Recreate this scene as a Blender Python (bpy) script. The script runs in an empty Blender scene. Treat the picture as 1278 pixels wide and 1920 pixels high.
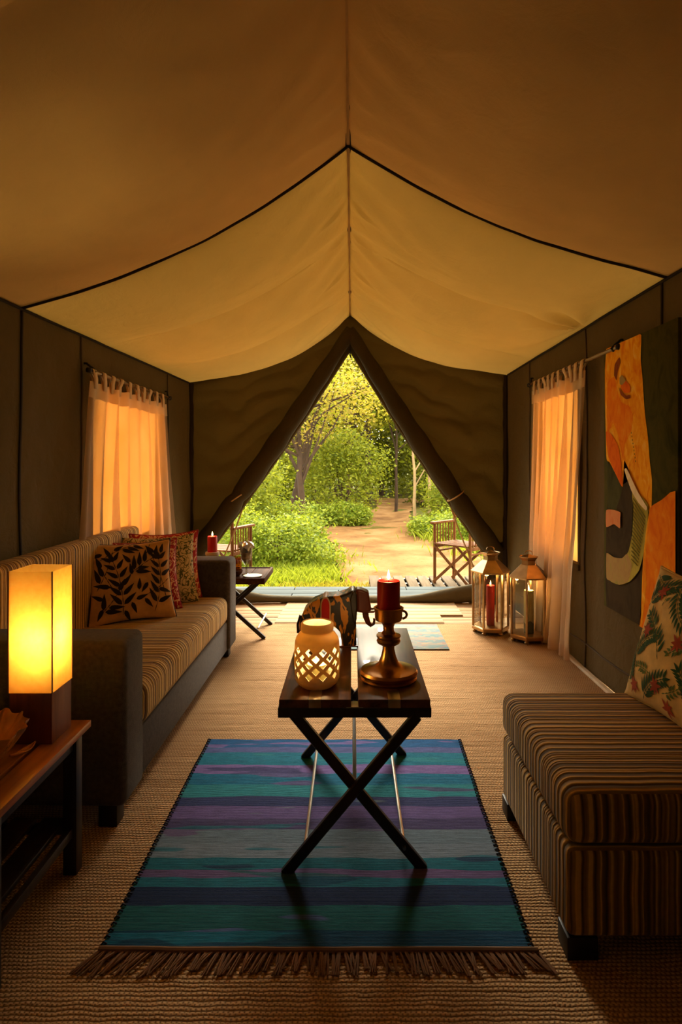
import bpy, bmesh, math, random
import numpy as np
from mathutils import Vector, Matrix, Euler, noise as mnoise

random.seed(7)
C = bpy.context.scene.collection
SC = bpy.context.scene
PI = math.pi
R = math.radians

# ------------------------------------------------------------------ camera, light, exposure
F, H = 1150.0, 1.35                      # focal length in pixels of the 1278x1920 frame, eye height
cd = bpy.data.cameras.new('camera')
cam = bpy.data.objects.new('camera', cd); C.objects.link(cam)
cam.location = (0, 0, H); cam.rotation_euler = (R(90), 0, 0)
cd.sensor_width = 36; cd.sensor_fit = 'AUTO'
cd.lens = F / 1920 * 36
cd.shift_x = -21 / 1920; cd.shift_y = -95 / 1920
cd.clip_start = 0.05; cd.clip_end = 300
SC.camera = cam
vs = SC.view_settings
vs.view_transform = 'Standard'; vs.look = 'None'; vs.gamma = 1; vs.use_curve_mapping = False
vs.exposure = 0.72
SC.cycles.use_denoising = True
SC.cycles.max_bounces = 10; SC.cycles.diffuse_bounces = 5; SC.cycles.transparent_max_bounces = 24
SC.cycles.transmission_bounces = 8
SC.cycles.sample_clamp_indirect = 6; SC.cycles.caustics_refractive = False; SC.cycles.caustics_reflective = False

w = bpy.data.worlds.new('sky'); SC.world = w; w.use_nodes = True
bg = w.node_tree.nodes['Background']
bg.inputs[0].default_value = (1.0, 0.93, 0.80, 1); bg.inputs[1].default_value = 3.4   # bright hazy sky

def add_light(name, kind, loc, energy, color, **kw):
    l = bpy.data.lights.new(name, kind); l.energy = energy; l.color = color
    for k, v in kw.items(): setattr(l, k, v)
    o = bpy.data.objects.new(name, l); C.objects.link(o); o.location = loc
    return o
sun = add_light('sun', 'SUN', (0, 20, 20), 11.0, (1.0, 0.88, 0.68), angle=R(28))
sun.rotation_euler = Vector((0.05, -0.83, -0.55)).to_track_quat('-Z', 'Y').to_euler()
# the tent's other lamps, standing behind the camera
add_light('lamp_light_rear', 'POINT', (0.35, -0.9, 1.75), 0.7, (1.0, 0.66, 0.32), shadow_soft_size=0.12)
add_light('lamp_light_rear_corner', 'POINT', (-1.25, 0.3, 1.35), 0.8, (1.0, 0.60, 0.24), shadow_soft_size=0.10)

# ------------------------------------------------------------------ helpers
def P(x, y, Y):
    """the point of the plane Y that the photograph shows at pixel x, y"""
    return ((x - 660) / F * Y, Y, H - (y - 865) / F * Y)
def D(y, z=0.0):
    return F * (H - z) / (y - 865)
def lin(c):
    return tuple(((v / 255) / 12.92 if v / 255 <= 0.04045 else ((v / 255 + 0.055) / 1.055) ** 2.4) for v in c) + (1,)

class NT:
    """a small material writer"""
    def __init__(s, name):
        s.m = bpy.data.materials.new(name); s.m.use_nodes = True
        s.t = s.m.node_tree; s.t.nodes.clear()
        s.out = s.t.nodes.new('ShaderNodeOutputMaterial')
    def n(s, typ, **kw):
        nd = s.t.nodes.new('ShaderNode' + typ)
        for k, v in kw.items(): setattr(nd, k, v)
        return nd
    def put(s, sock, v):
        if v is None: return
        if isinstance(v, bpy.types.NodeSocket): s.t.links.new(v, sock)
        else:
            if isinstance(v, (tuple, list)) and sock.type == 'RGBA' and len(v) == 3: v = tuple(v) + (1,)
            sock.default_value = v
    def coord(s, kind='Object'): return s.n('TexCoord').outputs[kind]
    def mapping(s, vec, scale=(1, 1, 1), rot=(0, 0, 0), loc=(0, 0, 0)):
        m = s.n('Mapping'); s.put(m.inputs['Vector'], vec)
        m.inputs['Scale'].default_value = scale; m.inputs['Rotation'].default_value = rot; m.inputs['Location'].default_value = loc
        return m.outputs[0]
    def noise(s, vec, scale=5, detail=2, rough=0.5, dist=0.0):
        m = s.n('TexNoise'); s.put(m.inputs['Vector'], vec)
        m.inputs['Scale'].default_value = scale; m.inputs['Detail'].default_value = detail
        m.inputs['Roughness'].default_value = rough; m.inputs['Distortion'].default_value = dist
        return m.outputs['Fac']
    def voro(s, vec, scale=5, out='Distance', feature='F1', rnd=1.0):
        m = s.n('TexVoronoi', feature=feature); s.put(m.inputs['Vector'], vec)
        m.inputs['Scale'].default_value = scale; m.inputs['Randomness'].default_value = rnd
        return m.outputs[out]
    def wave(s, vec, scale=5, dist=0.0, direction='X', detail=2, dscale=1.0):
        m = s.n('TexWave', bands_direction=direction); s.put(m.inputs['Vector'], vec)
        m.inputs['Scale'].default_value = scale; m.inputs['Distortion'].default_value = dist
        m.inputs['Detail'].default_value = detail; m.inputs['Detail Scale'].default_value = dscale
        return m.outputs['Fac']
    def ramp(s, fac, stops, interp='LINEAR'):
        m = s.n('ValToRGB'); s.put(m.inputs[0], fac); cr = m.color_ramp; cr.interpolation = interp
        while len(cr.elements) < len(stops): cr.elements.new(0.5)
        for e, (p, c) in zip(cr.elements, stops):
            e.position = p; e.color = tuple(c)[:3] + (1,)
        return m.outputs[0]
    def math(s, op, a, b=None, clamp=False):
        m = s.n('Math', operation=op, use_clamp=clamp); s.put(m.inputs[0], a); s.put(m.inputs[1], b)
        return m.outputs[0]
    def mix(s, fac, a, b, blend='MIX'):
        m = s.n('MixRGB', blend_type=blend); s.put(m.inputs[0], fac); s.put(m.inputs[1], a); s.put(m.inputs[2], b)
        return m.outputs[0]
    def sep(s, vec):
        m = s.n('SeparateXYZ'); s.put(m.inputs[0], vec); return m.outputs
    def comb(s, x=0.0, y=0.0, z=0.0):
        m = s.n('CombineXYZ'); s.put(m.inputs[0], x); s.put(m.inputs[1], y); s.put(m.inputs[2], z); return m.outputs[0]
    def bump(s, h, strength=0.3, dist=0.01):
        m = s.n('Bump'); s.put(m.inputs['Height'], h); m.inputs['Strength'].default_value = strength
        m.inputs['Distance'].default_value = dist; return m.outputs[0]
    def bsdf(s, color, rough=0.6, metal=0.0, normal=None, spec=0.5, sheen=0.0, trans=0.0, emit=None, estr=0.0, ior=1.45, coat=0.0):
        b = s.n('BsdfPrincipled')
        s.put(b.inputs['Base Color'], color); s.put(b.inputs['Roughness'], rough); s.put(b.inputs['Metallic'], metal)
        s.put(b.inputs['Normal'], normal); b.inputs['Specular IOR Level'].default_value = spec
        b.inputs['Sheen Weight'].default_value = sheen; b.inputs['Transmission Weight'].default_value = trans
        b.inputs['IOR'].default_value = ior; b.inputs['Coat Weight'].default_value = coat
        if emit is not None:
            s.put(b.inputs['Emission Color'], emit); s.put(b.inputs['Emission Strength'], estr)
        return b.outputs[0]
    def mixs(s, fac, a, b):
        m = s.n('MixShader'); s.put(m.inputs[0], fac); s.t.links.new(a, m.inputs[1]); s.t.links.new(b, m.inputs[2]); return m.outputs[0]
    def transl(s, color, normal=None):
        b = s.n('BsdfTranslucent'); s.put(b.inputs['Color'], color); s.put(b.inputs['Normal'], normal); return b.outputs[0]
    def transp(s, color=(1, 1, 1, 1)):
        b = s.n('BsdfTransparent'); s.put(b.inputs['Color'], color); return b.outputs[0]
    def done(s, shader):
        s.t.links.new(shader, s.out.inputs['Surface']); return s.m

M = {}
def simple(key, rgb, rough=0.6, metal=0.0, var=0.12, scale=12, bump=0.0, bscale=80, **kw):
    t = NT(key); co = t.coord()
    c = lin(rgb); d = tuple(v * (1 - var * 2) for v in c[:3])
    col = t.ramp(t.noise(co, scale, 4), [(0.3, d), (0.7, c)])
    nm = t.bump(t.noise(co, bscale, 2), bump, 0.004) if bump else None
    M[key] = t.done(t.bsdf(col, rough, metal, nm, **kw)); return M[key]

class MB:
    """collects shapes; build() links them as ONE mesh object"""
    def __init__(s): s.v = []; s.f = []; s.mi = []; s.cur = 0
    def add(s, vs, fs):
        b = len(s.v); s.v += [tuple(v) for v in vs]; s.f += [tuple(i + b for i in f) for f in fs]; s.mi += [s.cur] * len(fs)
        return s
    def bm(s, bm, mat=None):
        bm.verts.index_update()
        vs = [(mat @ v.co if mat else v.co) for v in bm.verts]
        s.add(vs, [[v.index for v in f.verts] for f in bm.faces]); bm.free(); return s
    def box(s, x0, x1, y0, y1, z0, z1, r=0.0, seg=2, mat=None):
        b = bmesh.new(); bmesh.ops.create_cube(b, size=1)
        for v in b.verts:
            v.co = Vector(((x0 + x1) / 2 + v.co.x * (x1 - x0), (y0 + y1) / 2 + v.co.y * (y1 - y0), (z0 + z1) / 2 + v.co.z * (z1 - z0)))
        if r: bmesh.ops.bevel(b, geom=list(b.edges), offset=r, segments=seg, profile=0.5, affect='EDGES', clamp_overlap=True)
        return s.bm(b, mat)
    def bar(s, a, b, wx, wy, r=0.0, up=(0, 1, 0)):
        """a rectangular bar from a to b; wy is its width along 'up'"""
        a = Vector(a); b = Vector(b); d = (b - a); L = d.length; d.normalize()
        u = Vector(up); u = (u - d * u.dot(d)).normalized(); x = u.cross(d)
        m = Matrix((x, u, d)).transposed().to_4x4(); m.translation = a
        return s.box(-wx / 2, wx / 2, -wy / 2, wy / 2, 0, L, r, 1, m)
    def tube(s, pts, rad, n=10, cap=True, flat=None):
        pts = [Vector(p) for p in pts]; k = len(pts)
        rad = rad if isinstance(rad, (list, tuple)) else [rad] * k
        vs = []; up = None
        for i, p in enumerate(pts):
            d = (pts[min(i + 1, k - 1)] - pts[max(i - 1, 0)]).normalized()
            if up is None: up = Vector((0, 0, 1)) if abs(d.z) < 0.9 else Vector((1, 0, 0))
            x = up.cross(d)
            x = x.normalized() if x.length > 1e-6 else Vector((1, 0, 0))
            y = d.cross(x).normalized(); up = y
            for j in range(n):
                a = 2 * PI * j / n
                vs.append(p + x * math.cos(a) * rad[i] + y * math.sin(a) * rad[i] * (flat or 1))
        fs = [(i * n + j, i * n + (j + 1) % n, (i + 1) * n + (j + 1) % n, (i + 1) * n + j) for i in range(k - 1) for j in range(n)]
        if cap: fs += [tuple(range(n))[::-1], tuple((k - 1) * n + j for j in range(n))]
        return s.add(vs, fs)
    def lathe(s, prof, n=32, c=(0, 0, 0), wob=None, cap=True):
        vs = []; fs = []; k = len(prof)
        for i, (r, z) in enumerate(prof):
            for j in range(n):
                a = 2 * PI * j / n; rr, zz = (r, z) if wob is None else wob(r, z, a, i)
                vs.append((c[0] + rr * math.cos(a), c[1] + rr * math.sin(a), c[2] + zz))
        for i in range(k - 1):
            for j in range(n):
                fs.append((i * n + j, i * n + (j + 1) % n, (i + 1) * n + (j + 1) % n, (i + 1) * n + j))
        if cap and prof[0][0] > 1e-5 and prof[0] != prof[-1]: fs.append(tuple(range(n))[::-1])
        if cap and prof[-1][0] > 1e-5 and prof[0] != prof[-1]: fs.append(tuple((k - 1) * n + j for j in range(n)))
        return s.add(vs, fs)
    def grid(s, fn, us, vv, skip=None):
        nu, nv = len(us), len(vv)
        vs = [fn(u, v) for v in vv for u in us]
        fs = [(j * nu + i, j * nu + i + 1, (j + 1) * nu + i + 1, (j + 1) * nu + i) for j in range(nv - 1) for i in range(nu - 1)
              if not (skip and skip((us[i] + us[i + 1]) / 2, (vv[j] + vv[j + 1]) / 2))]
        return s.add(vs, fs)
    def prism(s, poly, t0, t1, fn=lambda x, y, t: (x, t, y)):
        n = len(poly)
        vs = [fn(x, y, t0) for x, y in poly] + [fn(x, y, t1) for x, y in poly]
        fs = [tuple(range(n)), tuple(range(2 * n - 1, n - 1, -1))] + [(i, i + n, (i + 1) % n + n, (i + 1) % n) for i in range(n)]
        return s.add(vs, fs)
    def build(s, name, mats, parent=None, smooth=True, local=False, angle=35, fix=False, bevel=0, bseg=2, solid=0, sub=0):
        me = bpy.data.meshes.new(name)
        off = Vector((0, 0, 0))
        if parent is not None and not local:
            p = parent
            while p is not None: off += p.location; p = p.parent
        me.from_pydata([(v[0] - off.x, v[1] - off.y, v[2] - off.z) for v in s.v], [], s.f)
        mats = mats if isinstance(mats, (list, tuple)) else [mats]
        for m in mats: me.materials.append(m)
        if len(mats) > 1:
            for p, i in zip(me.polygons, s.mi): p.material_index = i
        b = bmesh.new(); b.from_mesh(me)
        if fix: bmesh.ops.recalc_face_normals(b, faces=b.faces)
        for f in b.faces: f.smooth = smooth
        if smooth:
            for e in b.edges:
                if len(e.link_faces) == 2 and e.calc_face_angle(0) > R(angle): e.smooth = False
        b.to_mesh(me); b.free()
        o = bpy.data.objects.new(name, me); C.objects.link(o)
        if parent is not None: o.parent = parent
        if bevel:
            md = o.modifiers.new('bevel', 'BEVEL'); md.width = bevel; md.segments = bseg; md.limit_method = 'ANGLE'
        if sub:
            md = o.modifiers.new('sub', 'SUBSURF'); md.levels = sub; md.render_levels = sub
        if solid:
            md = o.modifiers.new('solid', 'SOLIDIFY'); md.thickness = solid; md.offset = 0
        return o

def tag(o, label=None, cat=None, group=None, kind=None):
    for k, v in (('label', label), ('category', cat), ('group', group), ('kind', kind)):
        if v: o[k] = v
    return o
def thing(name, label, cat, loc=(0, 0, 0), rot=(0, 0, 0), group=None):
    o = bpy.data.objects.new(name, None); C.objects.link(o); o.location = loc; o.rotation_euler = rot
    o.empty_display_size = 0.1
    return tag(o, label, cat, group)
def struct(name, loc=(0, 0, 0)):
    o = bpy.data.objects.new(name, None); C.objects.link(o); o.location = loc; o.empty_display_size = 0.1
    return tag(o, kind='structure')
def copy_tree(o, parent=None):
    c = o.copy(); C.objects.link(c); c.parent = parent
    for ch in list(o.children): copy_tree(ch, c)
    return c
def ls(a, b, n): return [a + (b - a) * i / (n - 1) for i in range(n)]
def fbm(x, y, z=0.0, o=3): return mnoise.fractal(Vector((x, y, z)), 1.0, 2.0, o)
def lerp(a, b, t): return a + (b - a) * t

# ------------------------------------------------------------------ materials
def canvas(key, rgb, tr=0.2, trgb=None, bumpk=0.25, wr=1.0):
    t = NT(key); co = t.coord()
    c = lin(rgb)[:3]; d = tuple(v * 0.82 for v in c)
    col = t.ramp(t.noise(co, 2.2, 5), [(0.3, d), (0.7, c)])
    h = t.math('ADD', t.math('MULTIPLY', t.noise(co, 9, 4, 0.55, 0.6), wr), t.math('MULTIPLY', t.noise(co, 420, 1), 0.08))
    nm = t.bump(h, bumpk, 0.02)
    b = t.bsdf(col, 0.9, normal=nm, spec=0.12)
    if tr > 0: b = t.mixs(tr, b, t.transl(lin(trgb or rgb), nm))
    M[key] = t.done(b)
canvas('roof_canvas', (220, 194, 124), 0.043, (222, 188, 104), 0.5)
canvas('dim_roof_canvas', (222, 188, 126), 0.014, (220, 170, 96), 0.45)  # rear roof panels; low translucency stands in for their shade
canvas('diffuser_cloth', (210, 196, 160), 0.66, (226, 206, 160), 0.3)  # cloth of the added front sheet that diffuses daylight onto the roof
canvas('wall_canvas', (90, 75, 46), 0.01, (120, 90, 40), 0.5, 1.4)
canvas('front_canvas', (84, 70, 36), 0.01, (150, 110, 40), 0.5, 1.3)
canvas('flap_canvas', (66, 56, 34), 0.0, None, 0.5)
canvas('sill_canvas', (98, 88, 66), 0.0, None, 0.5)
simple('seam_cord', (38, 26, 16), 0.9)
simple('seam_web', (84, 68, 44), 0.9)
simple('ridge_web', (190, 154, 98), 0.9)

def sisal():
    t = NT('sisal_carpet'); co = t.coord(); x, y, z = t.sep(co)
    big = t.noise(co, 1.6, 4)
    # the looped weave: rows of knots, offset from row to row
    row = t.math('MULTIPLY', y, 74.0); fr = t.math('FLOOR', row)
    off = t.math('MULTIPLY', t.math('MODULO', fr, 2.0), 0.5)
    jit = t.math('MULTIPLY', t.noise(co, 14, 2), 1.2)
    colx = t.math('ADD', t.math('ADD', t.math('MULTIPLY', x, 76.0), off), jit)
    sx = t.math('ABSOLUTE', t.math('SINE', t.math('MULTIPLY', colx, PI)))
    sy = t.math('ABSOLUTE', t.math('SINE', t.math('MULTIPLY', t.math('ADD', row, jit), PI)))
    kn = t.math('MULTIPLY', t.math('POWER', sx, 0.7), t.math('POWER', sy, 0.7))
    col = t.ramp(big, [(0.25, lin((196, 152, 100))), (0.75, lin((230, 188, 134)))])
    col = t.mix(t.math('MULTIPLY', t.noise(co, 160, 2), 0.35), col, lin((120, 84, 50)))
    col = t.mix(t.math('MULTIPLY', t.math('SUBTRACT', 1.0, kn), 0.72), col, lin((84, 54, 28)))
    h = t.math('ADD', kn, t.math('MULTIPLY', t.noise(t.mapping(co, (1.2, 9, 1)), 2.2, 3), 3.0))
    M['sisal'] = t.done(t.bsdf(col, 0.92, normal=t.bump(h, 0.7, 0.007), spec=0.15))
sisal()

def wood(key, a, b, rough=0.45, axis='X', scale=3.0, spec=0.5, coat=0.0):
    t = NT(key); co = t.coord()
    st = {'X': (1, 14, 14), 'Y': (14, 1, 14), 'Z': (14, 14, 1)}[axis]
    oi = t.n('ObjectInfo').outputs['Random']
    v = t.n('VectorMath', operation='ADD'); t.put(v.inputs[0], t.mapping(co, st)); t.put(v.inputs[1], t.comb(t.math('MULTIPLY', oi, 37.0), t.math('MULTIPLY', oi, 91.0), oi))
    g = t.noise(v.outputs[0], scale, 5, 0.6, 0.4)
    col = t.ramp(g, [(0.3, lin(a)), (0.68, lin(b))])
    col = t.mix(t.math('MULTIPLY', oi, 0.35), col, lin(tuple(int(q * 0.7) for q in a)))
    M[key] = t.done(t.bsdf(col, rough, normal=t.bump(g, 0.15, 0.004), spec=spec, coat=coat))
wood('dark_wood', (24, 16, 10), (46, 30, 18), 0.42, 'Z')
wood('plank_wood', (58, 30, 14), (128, 76, 40), 0.42, 'Y', 2.2, 0.4, 0.1)
wood('slat_wood', (150, 88, 38), (206, 134, 66), 0.34, 'Y', 2.5)
wood('lamp_wood', (112, 58, 26), (150, 84, 42), 0.5, 'Z', 2.5)
wood('deck_wood', (150, 114, 78), (186, 148, 106), 0.8, 'X', 2.2, 0.12)
wood('mat_wood', (160, 128, 92), (192, 160, 120), 0.8, 'X', 2.4, 0.12)
wood('grey_board', (74, 82, 84), (98, 108, 110), 0.9, 'X', 2.0, 0.08)
wood('pale_slat', (98, 84, 66), (122, 108, 86), 0.9, 'Y', 2.0, 0.08)
wood('chair_wood', (84, 48, 20), (140, 88, 42), 0.7, 'Z', 3.0, 0.12)
wood('tray_wood', (54, 33, 20), (92, 60, 38), 0.85, 'Y', 3.0, 0.08)
wood('carved_wood', (84, 34, 16), (122, 56, 28), 0.4, 'Z', 3.0)
simple('charcoal', (74, 64, 54), 0.85, 0, 0.25, 60, 0.5, 350, sheen=0.1)
simple('black_foot', (20, 16, 14), 0.5)
simple('steel', (190, 182, 168), 0.32, 1.0, 0.1)
simple('brass', (196, 140, 66), 0.3, 1.0, 0.22, 9)
simple('lantern_metal', (196, 164, 118), 0.3, 1.0, 0.16, 14)
simple('red_wax', (196, 16, 14), 0.4, spec=0.5)
simple('green_wax', (206, 214, 160), 0.5)
simple('dark_green_wax', (74, 104, 84), 0.5)
simple('wick', (20, 16, 12), 0.9)
simple('cream_stone', (214, 196, 164), 0.6)
simple('white_trim', (226, 206, 172), 0.7)
simple('rope', (186, 148, 92), 0.9)

def flame_mat():
    t = NT('flame'); e = t.n('Emission'); e.inputs[0].default_value = (1.0, 0.62, 0.2, 1); e.inputs[1].default_value = 9.0
    M['flame'] = t.done(e.outputs[0])
flame_mat()
def glass_mat(key, rgb, alpha=0.9, rough=0.03):
    t = NT(key); fr = t.n('LayerWeight'); fr.inputs[0].default_value = 0.25
    g = t.n('BsdfGlossy'); g.inputs[0].default_value = (1, 1, 1, 1); g.inputs[1].default_value = rough
    M[key] = t.done(t.mixs(t.math('MULTIPLY', t.math('ADD', fr.outputs['Fresnel'], 0.05), 0.7), t.transp(lin(rgb)), g.outputs[0]))
glass_mat('pane_glass', (236, 230, 214))
glass_mat('clear_glass', (225, 222, 212), rough=0.06)
glass_mat('yellow_glass', (232, 190, 60))
glass_mat('amber_glass', (150, 92, 34), rough=0.1)

def stripes(key, along=1, cross=0, a=(84, 62, 28), b=(168, 132, 70), c=(112, 84, 40), d=(58, 40, 18), freq=1.0):
    """corded stripes that change along one axis and turn onto the other axis where the cloth faces along the first"""
    t = NT(key); co = t.coord(); ax = t.sep(co); nrm = t.sep(t.coord('Normal'))
    wob = t.math('MULTIPLY', t.noise(co, 7, 2), 0.012)
    f1 = t.math('GREATER_THAN', t.math('ABSOLUTE', nrm[along]), 0.72)
    p = t.n('Mix', data_type='FLOAT'); t.put(p.inputs[0], f1); t.put(p.inputs[2], ax[along]); t.put(p.inputs[3], ax[cross])
    pos = t.math('ADD', p.outputs[0], wob)
    n1 = t.noise(t.comb(t.math('MULTIPLY', pos, 24.0 * freq), 0.0, 0.0), 1.0, 1.0)
    n2 = t.noise(t.comb(t.math('MULTIPLY', pos, 60.0 * freq), 5.0, 0.0), 1.0, 1.0)
    ph = t.math('ADD', t.math('MULTIPLY', pos, 300.0 * freq), t.math('MULTIPLY', n2, 13.0))
    wv = t.math('ADD', 0.5, t.math('MULTIPLY', t.math('SINE', ph), 0.5))
    col = t.ramp(wv, [(0.0, lin(d)), (0.22, lin(a)), (0.5, lin(c)), (0.72, lin(c)), (0.92, lin(b))])
    col = t.mix(t.ramp(n1, [(0.42, (0, 0, 0)), (0.58, (0.35, 0.35, 0.35))]), col, lin(c))
    col = t.mix(t.math('MULTIPLY', t.noise(co, 60, 3), 0.35), col, lin(d))
    cord = t.math('ABSOLUTE', t.math('SINE', t.math('MULTIPLY', pos, 190.0 * freq)))
    h = t.math('ADD', t.math('MULTIPLY', wv, 1.2), t.math('MULTIPLY', cord, 0.15))
    M[key] = t.done(t.bsdf(col, 0.8, normal=t.bump(h, 0.7, 0.008), spec=0.25, sheen=0.15))
stripes('sofa_stripe', 1, 2, (158, 118, 50), (255, 222, 134), (206, 162, 80), (74, 50, 18), 0.8)
stripes('ottoman_stripe', 1, 0, (120, 88, 36), (236, 186, 90), (156, 118, 52), (68, 48, 20), 0.7)

# ------------------------------------------------------------------ the tent
XR = -0.02
RIB = [-1.5, -0.2, 1.45, 3.0, 4.0, 5.1, 5.95]
def ridge_z(Y): return 2.90 + (3 - Y) * 0.053
def wallx(Y, s): return (-1.62 + max(0, Y - 3) * 0.024) if s < 0 else (1.545 - max(0, Y - 3) * 0.024)
def eave_z(Y, s): return 2.105 if s < 0 else 2.255 - max(0, Y - 3) * 0.027
def roof_z(t, Y, s):
    zr, ze = ridge_z(Y), eave_z(Y, s)
    sag = (0.115 if s < 0 else 0.085) * (1.0 if Y < 3.4 else max(0.62, 1 - (Y - 3.4) * 0.15))
    z = lerp(zr, ze, t) - sag * math.sin(PI * t ** 0.9)
    for a, b in zip(RIB, RIB[1:]):
        if a <= Y <= b + 1e-6:
            q = (Y - a) / (b - a)
            z -= (0.16 if Y > 3 else 0.12) * math.sin(PI * q) ** 0.62 * max(0.0, math.sin(PI * t ** 0.75)) ** 0.8
            break
    # puckers that leave the ridge and the eave ties
    for rb in (4.0, 5.1): z -= 0.035 * math.exp(-((Y - rb) / 0.03) ** 2) * math.exp(-t * 2.6) * min(1, t * 40)
    k = math.exp(-t * 5) * min(1, abs(Y - 3.0) * 5)
    z += 0.020 * k * math.sin(Y * 26 + t * 22 * (1 if Y % 1 > 0.5 else -1) + 2 * fbm(Y * 2, t * 3)) * min(1, t * 30)
    z += 0.012 * fbm(Y * 1.1 + s * 9, t * 3.2, 3.3) * math.sin(PI * t)
    e = max(0, t - 0.72) / 0.28
    if s > 0: z += 0.045 * e * (1 - e) * 4 * math.sin(math.atan2((1.001 - t) * 1.6, Y - 4.0) * 9) * math.exp(-abs(Y - 4.0) * 2.2)
    return z
ceil = struct('ceiling')
for s in (-1, 1):
    for (a, b, ny) in ((-1.5, 3.0, 90), (3.0, 5.95, 230)):
        ys = sorted(set(ls(a, b, ny) + [r_ for r_ in RIB if a <= r_ <= b]))
        ts = [q ** 1.15 for q in ls(0, 1, 70)]
        def fn(t, Y, s=s):
            return (lerp(XR, wallx(Y, s), t), Y, roof_z(t, Y, s))
        MB().grid(fn, ts if s > 0 else ts[::-1], ys).build('canvas_panel', M['roof_canvas' if a > 2 else 'dim_roof_canvas'], ceil, angle=70)
    # the dark corded seam of the third rafter
    MB().tube([(lerp(XR, wallx(3.0, s), t), 3.0 - 0.004, roof_z(t, 3.0, s) - 0.010) for t in ls(0, 1, 50)], 0.0075, 8).build('seam_cord', M['seam_cord'], ceil)
MB().tube([(XR, y, ridge_z(y) - 0.006) for y in ls(-1.5, 5.86, 60)], 0.012, 8, flat=0.3).build('ridge_seam', M['ridge_web'], ceil)
for dx in (-0.011, 0.011): MB().tube([(XR + dx, y, ridge_z(y) - 0.011) for y in ls(-1.5, 5.86, 60)], 0.0028, 6).build('seam_stitching', M['seam_cord'], ceil)

# unseen sheets added above the roof: rear blocks daylight, front softens it
for s in (-1, 1):
    MB().grid(lambda t, Y, s=s: (lerp(XR, 2.1 * s, t), Y, lerp(ridge_z(Y) + 0.42, eave_z(Y, s) + 0.25, t) - 0.05 * math.sin(PI * t)), ls(0, 1, 20) if s > 0 else ls(1, 0, 20), ls(-2.2, 2.45, 30)).build('added_shade_sheet', M['flap_canvas'], ceil, angle=70)
    MB().grid(lambda t, Y, s=s: (lerp(XR, 2.1 * s, t), Y, lerp(ridge_z(Y) + 0.42, eave_z(Y, s) + 0.25, t) - 0.05 * math.sin(PI * t)), ls(0, 1, 20) if s > 0 else ls(1, 0, 20), ls(2.45, 6.25, 30)).build('added_shade_sheet', M['diffuser_cloth'], ceil, angle=70)

# side walls with a window opening each
WIN = {-1: (3.78, 5.0, 0.80, 1.80), 1: (4.12, 4.94, 0.66, 1.88)}
def wall_pt(Y, z, s):
    x = wallx(Y, s)
    d = 0.022 * fbm(Y * 1.6, z * 0.5, s * 5.0) + 0.010 * math.sin(Y * 9 + 1.5 * fbm(Y, z)) * (0.4 + 0.6 * abs(math.sin(Y * 2.1)))
    d += 0.008 * fbm(Y * 5, z * 2.0, 7.0)
    top = eave_z(Y, s)
    d *= min(1, (top - z) * 4 + 0.15) * min(1, z * 6 + 0.1)
    return (x + d * (-s), Y, z)
for s, nm in ((-1, 'wall_left'), (1, 'wall_right')):
    y0, y1, z0, z1 = WIN[s]
    wl = struct(nm)
    ys = sorted(set(ls(-1.5, 5.97, 170) + [y0, y1])); zs = sorted(set(ls(0, 1, 50) + [z0 / 2.1, z1 / 2.1]))
    MB().grid(lambda Y, q, s=s: wall_pt(Y, (q * 2.1 if q * 2.1 < 2.0 else lerp(2.0, eave_z(Y, s) + 0.004, (q * 2.1 - 2.0) / 0.1)), s), ys, zs,
              skip=lambda Y, q: y0 < Y < y1 and z0 < q * 2.1 < z1).build('canvas_sheet', M['wall_canvas'], wl, angle=70)
    for Y in ([3.0, 3.62, 5.2] if s < 0 else [3.05, 4.0, 5.15]):
        MB().tube([(wall_pt(Y, z, s)[0] - s * 0.006, Y, z) for z in ls(0.0, eave_z(Y, s) - 0.01, 24)], 0.009, 8, flat=0.6).build('seam', M['seam_cord'] if Y < 3.1 else M['seam_web'], wl)
    MB().tube([(wall_pt(Y, eave_z(Y, s) - 0.015, s)[0] - s * 0.008, Y, eave_z(Y, s) - 0.012) for Y in ls(-1.4, 5.8, 60)], 0.008, 8).build('eave_seam', M['seam_cord'], wl)
    MB().tube([(wall_pt(Y, 0.16, s)[0] - s * 0.004, Y, 0.16) for Y in ls(-1.4, 5.8, 60)], 0.006, 6).build('hem_seam', M['seam_web'], wl)
    # the window: a frame of webbing and a woven screen that the daylight shines through
    wn = struct('window_1' if s < 0 else 'window_2', (0, 0, 0))
    fr = MB(); xx = lambda Y: wallx(Y, s) - s * 0.004
    for (ya, yb, za, zb) in ((y0 - .04, y1 + .04, z0 - .04, z0), (y0 - .04, y1 + .04, z1, z1 + .04), (y0 - .04, y0, z0, z1), (y1, y1 + .04, z0, z1)):
        xm = wallx((ya + yb) / 2, s); fr.box(min(xm - s * .008, xm + s * .07), max(xm - s * .008, xm + s * .07), ya, yb, za, zb, 0.006)
    fr.build('window_frame', M['wall_canvas'], wn)
    t = NT('window_screen'); co = t.coord()
    col = t.ramp(t.noise(co, 3, 3), [(0.3, lin((228, 144, 54))), (0.7, lin((240, 172, 84)))])
    M['screen%d' % s] = t.done(t.mixs(0.36, t.bsdf(col, 0.9, spec=0.1), t.transl(col)))
    MB().grid(lambda Y, z, s=s: (wallx(Y, s) + s * (0.024 + 0.01 * math.sin(Y * 8)), Y, z), ls(y0 - .05, y1 + .05, 24), ls(z0 - .05, z1 + .05, 12)).build('window_screen', M['screen%d' % s], wn)

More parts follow.
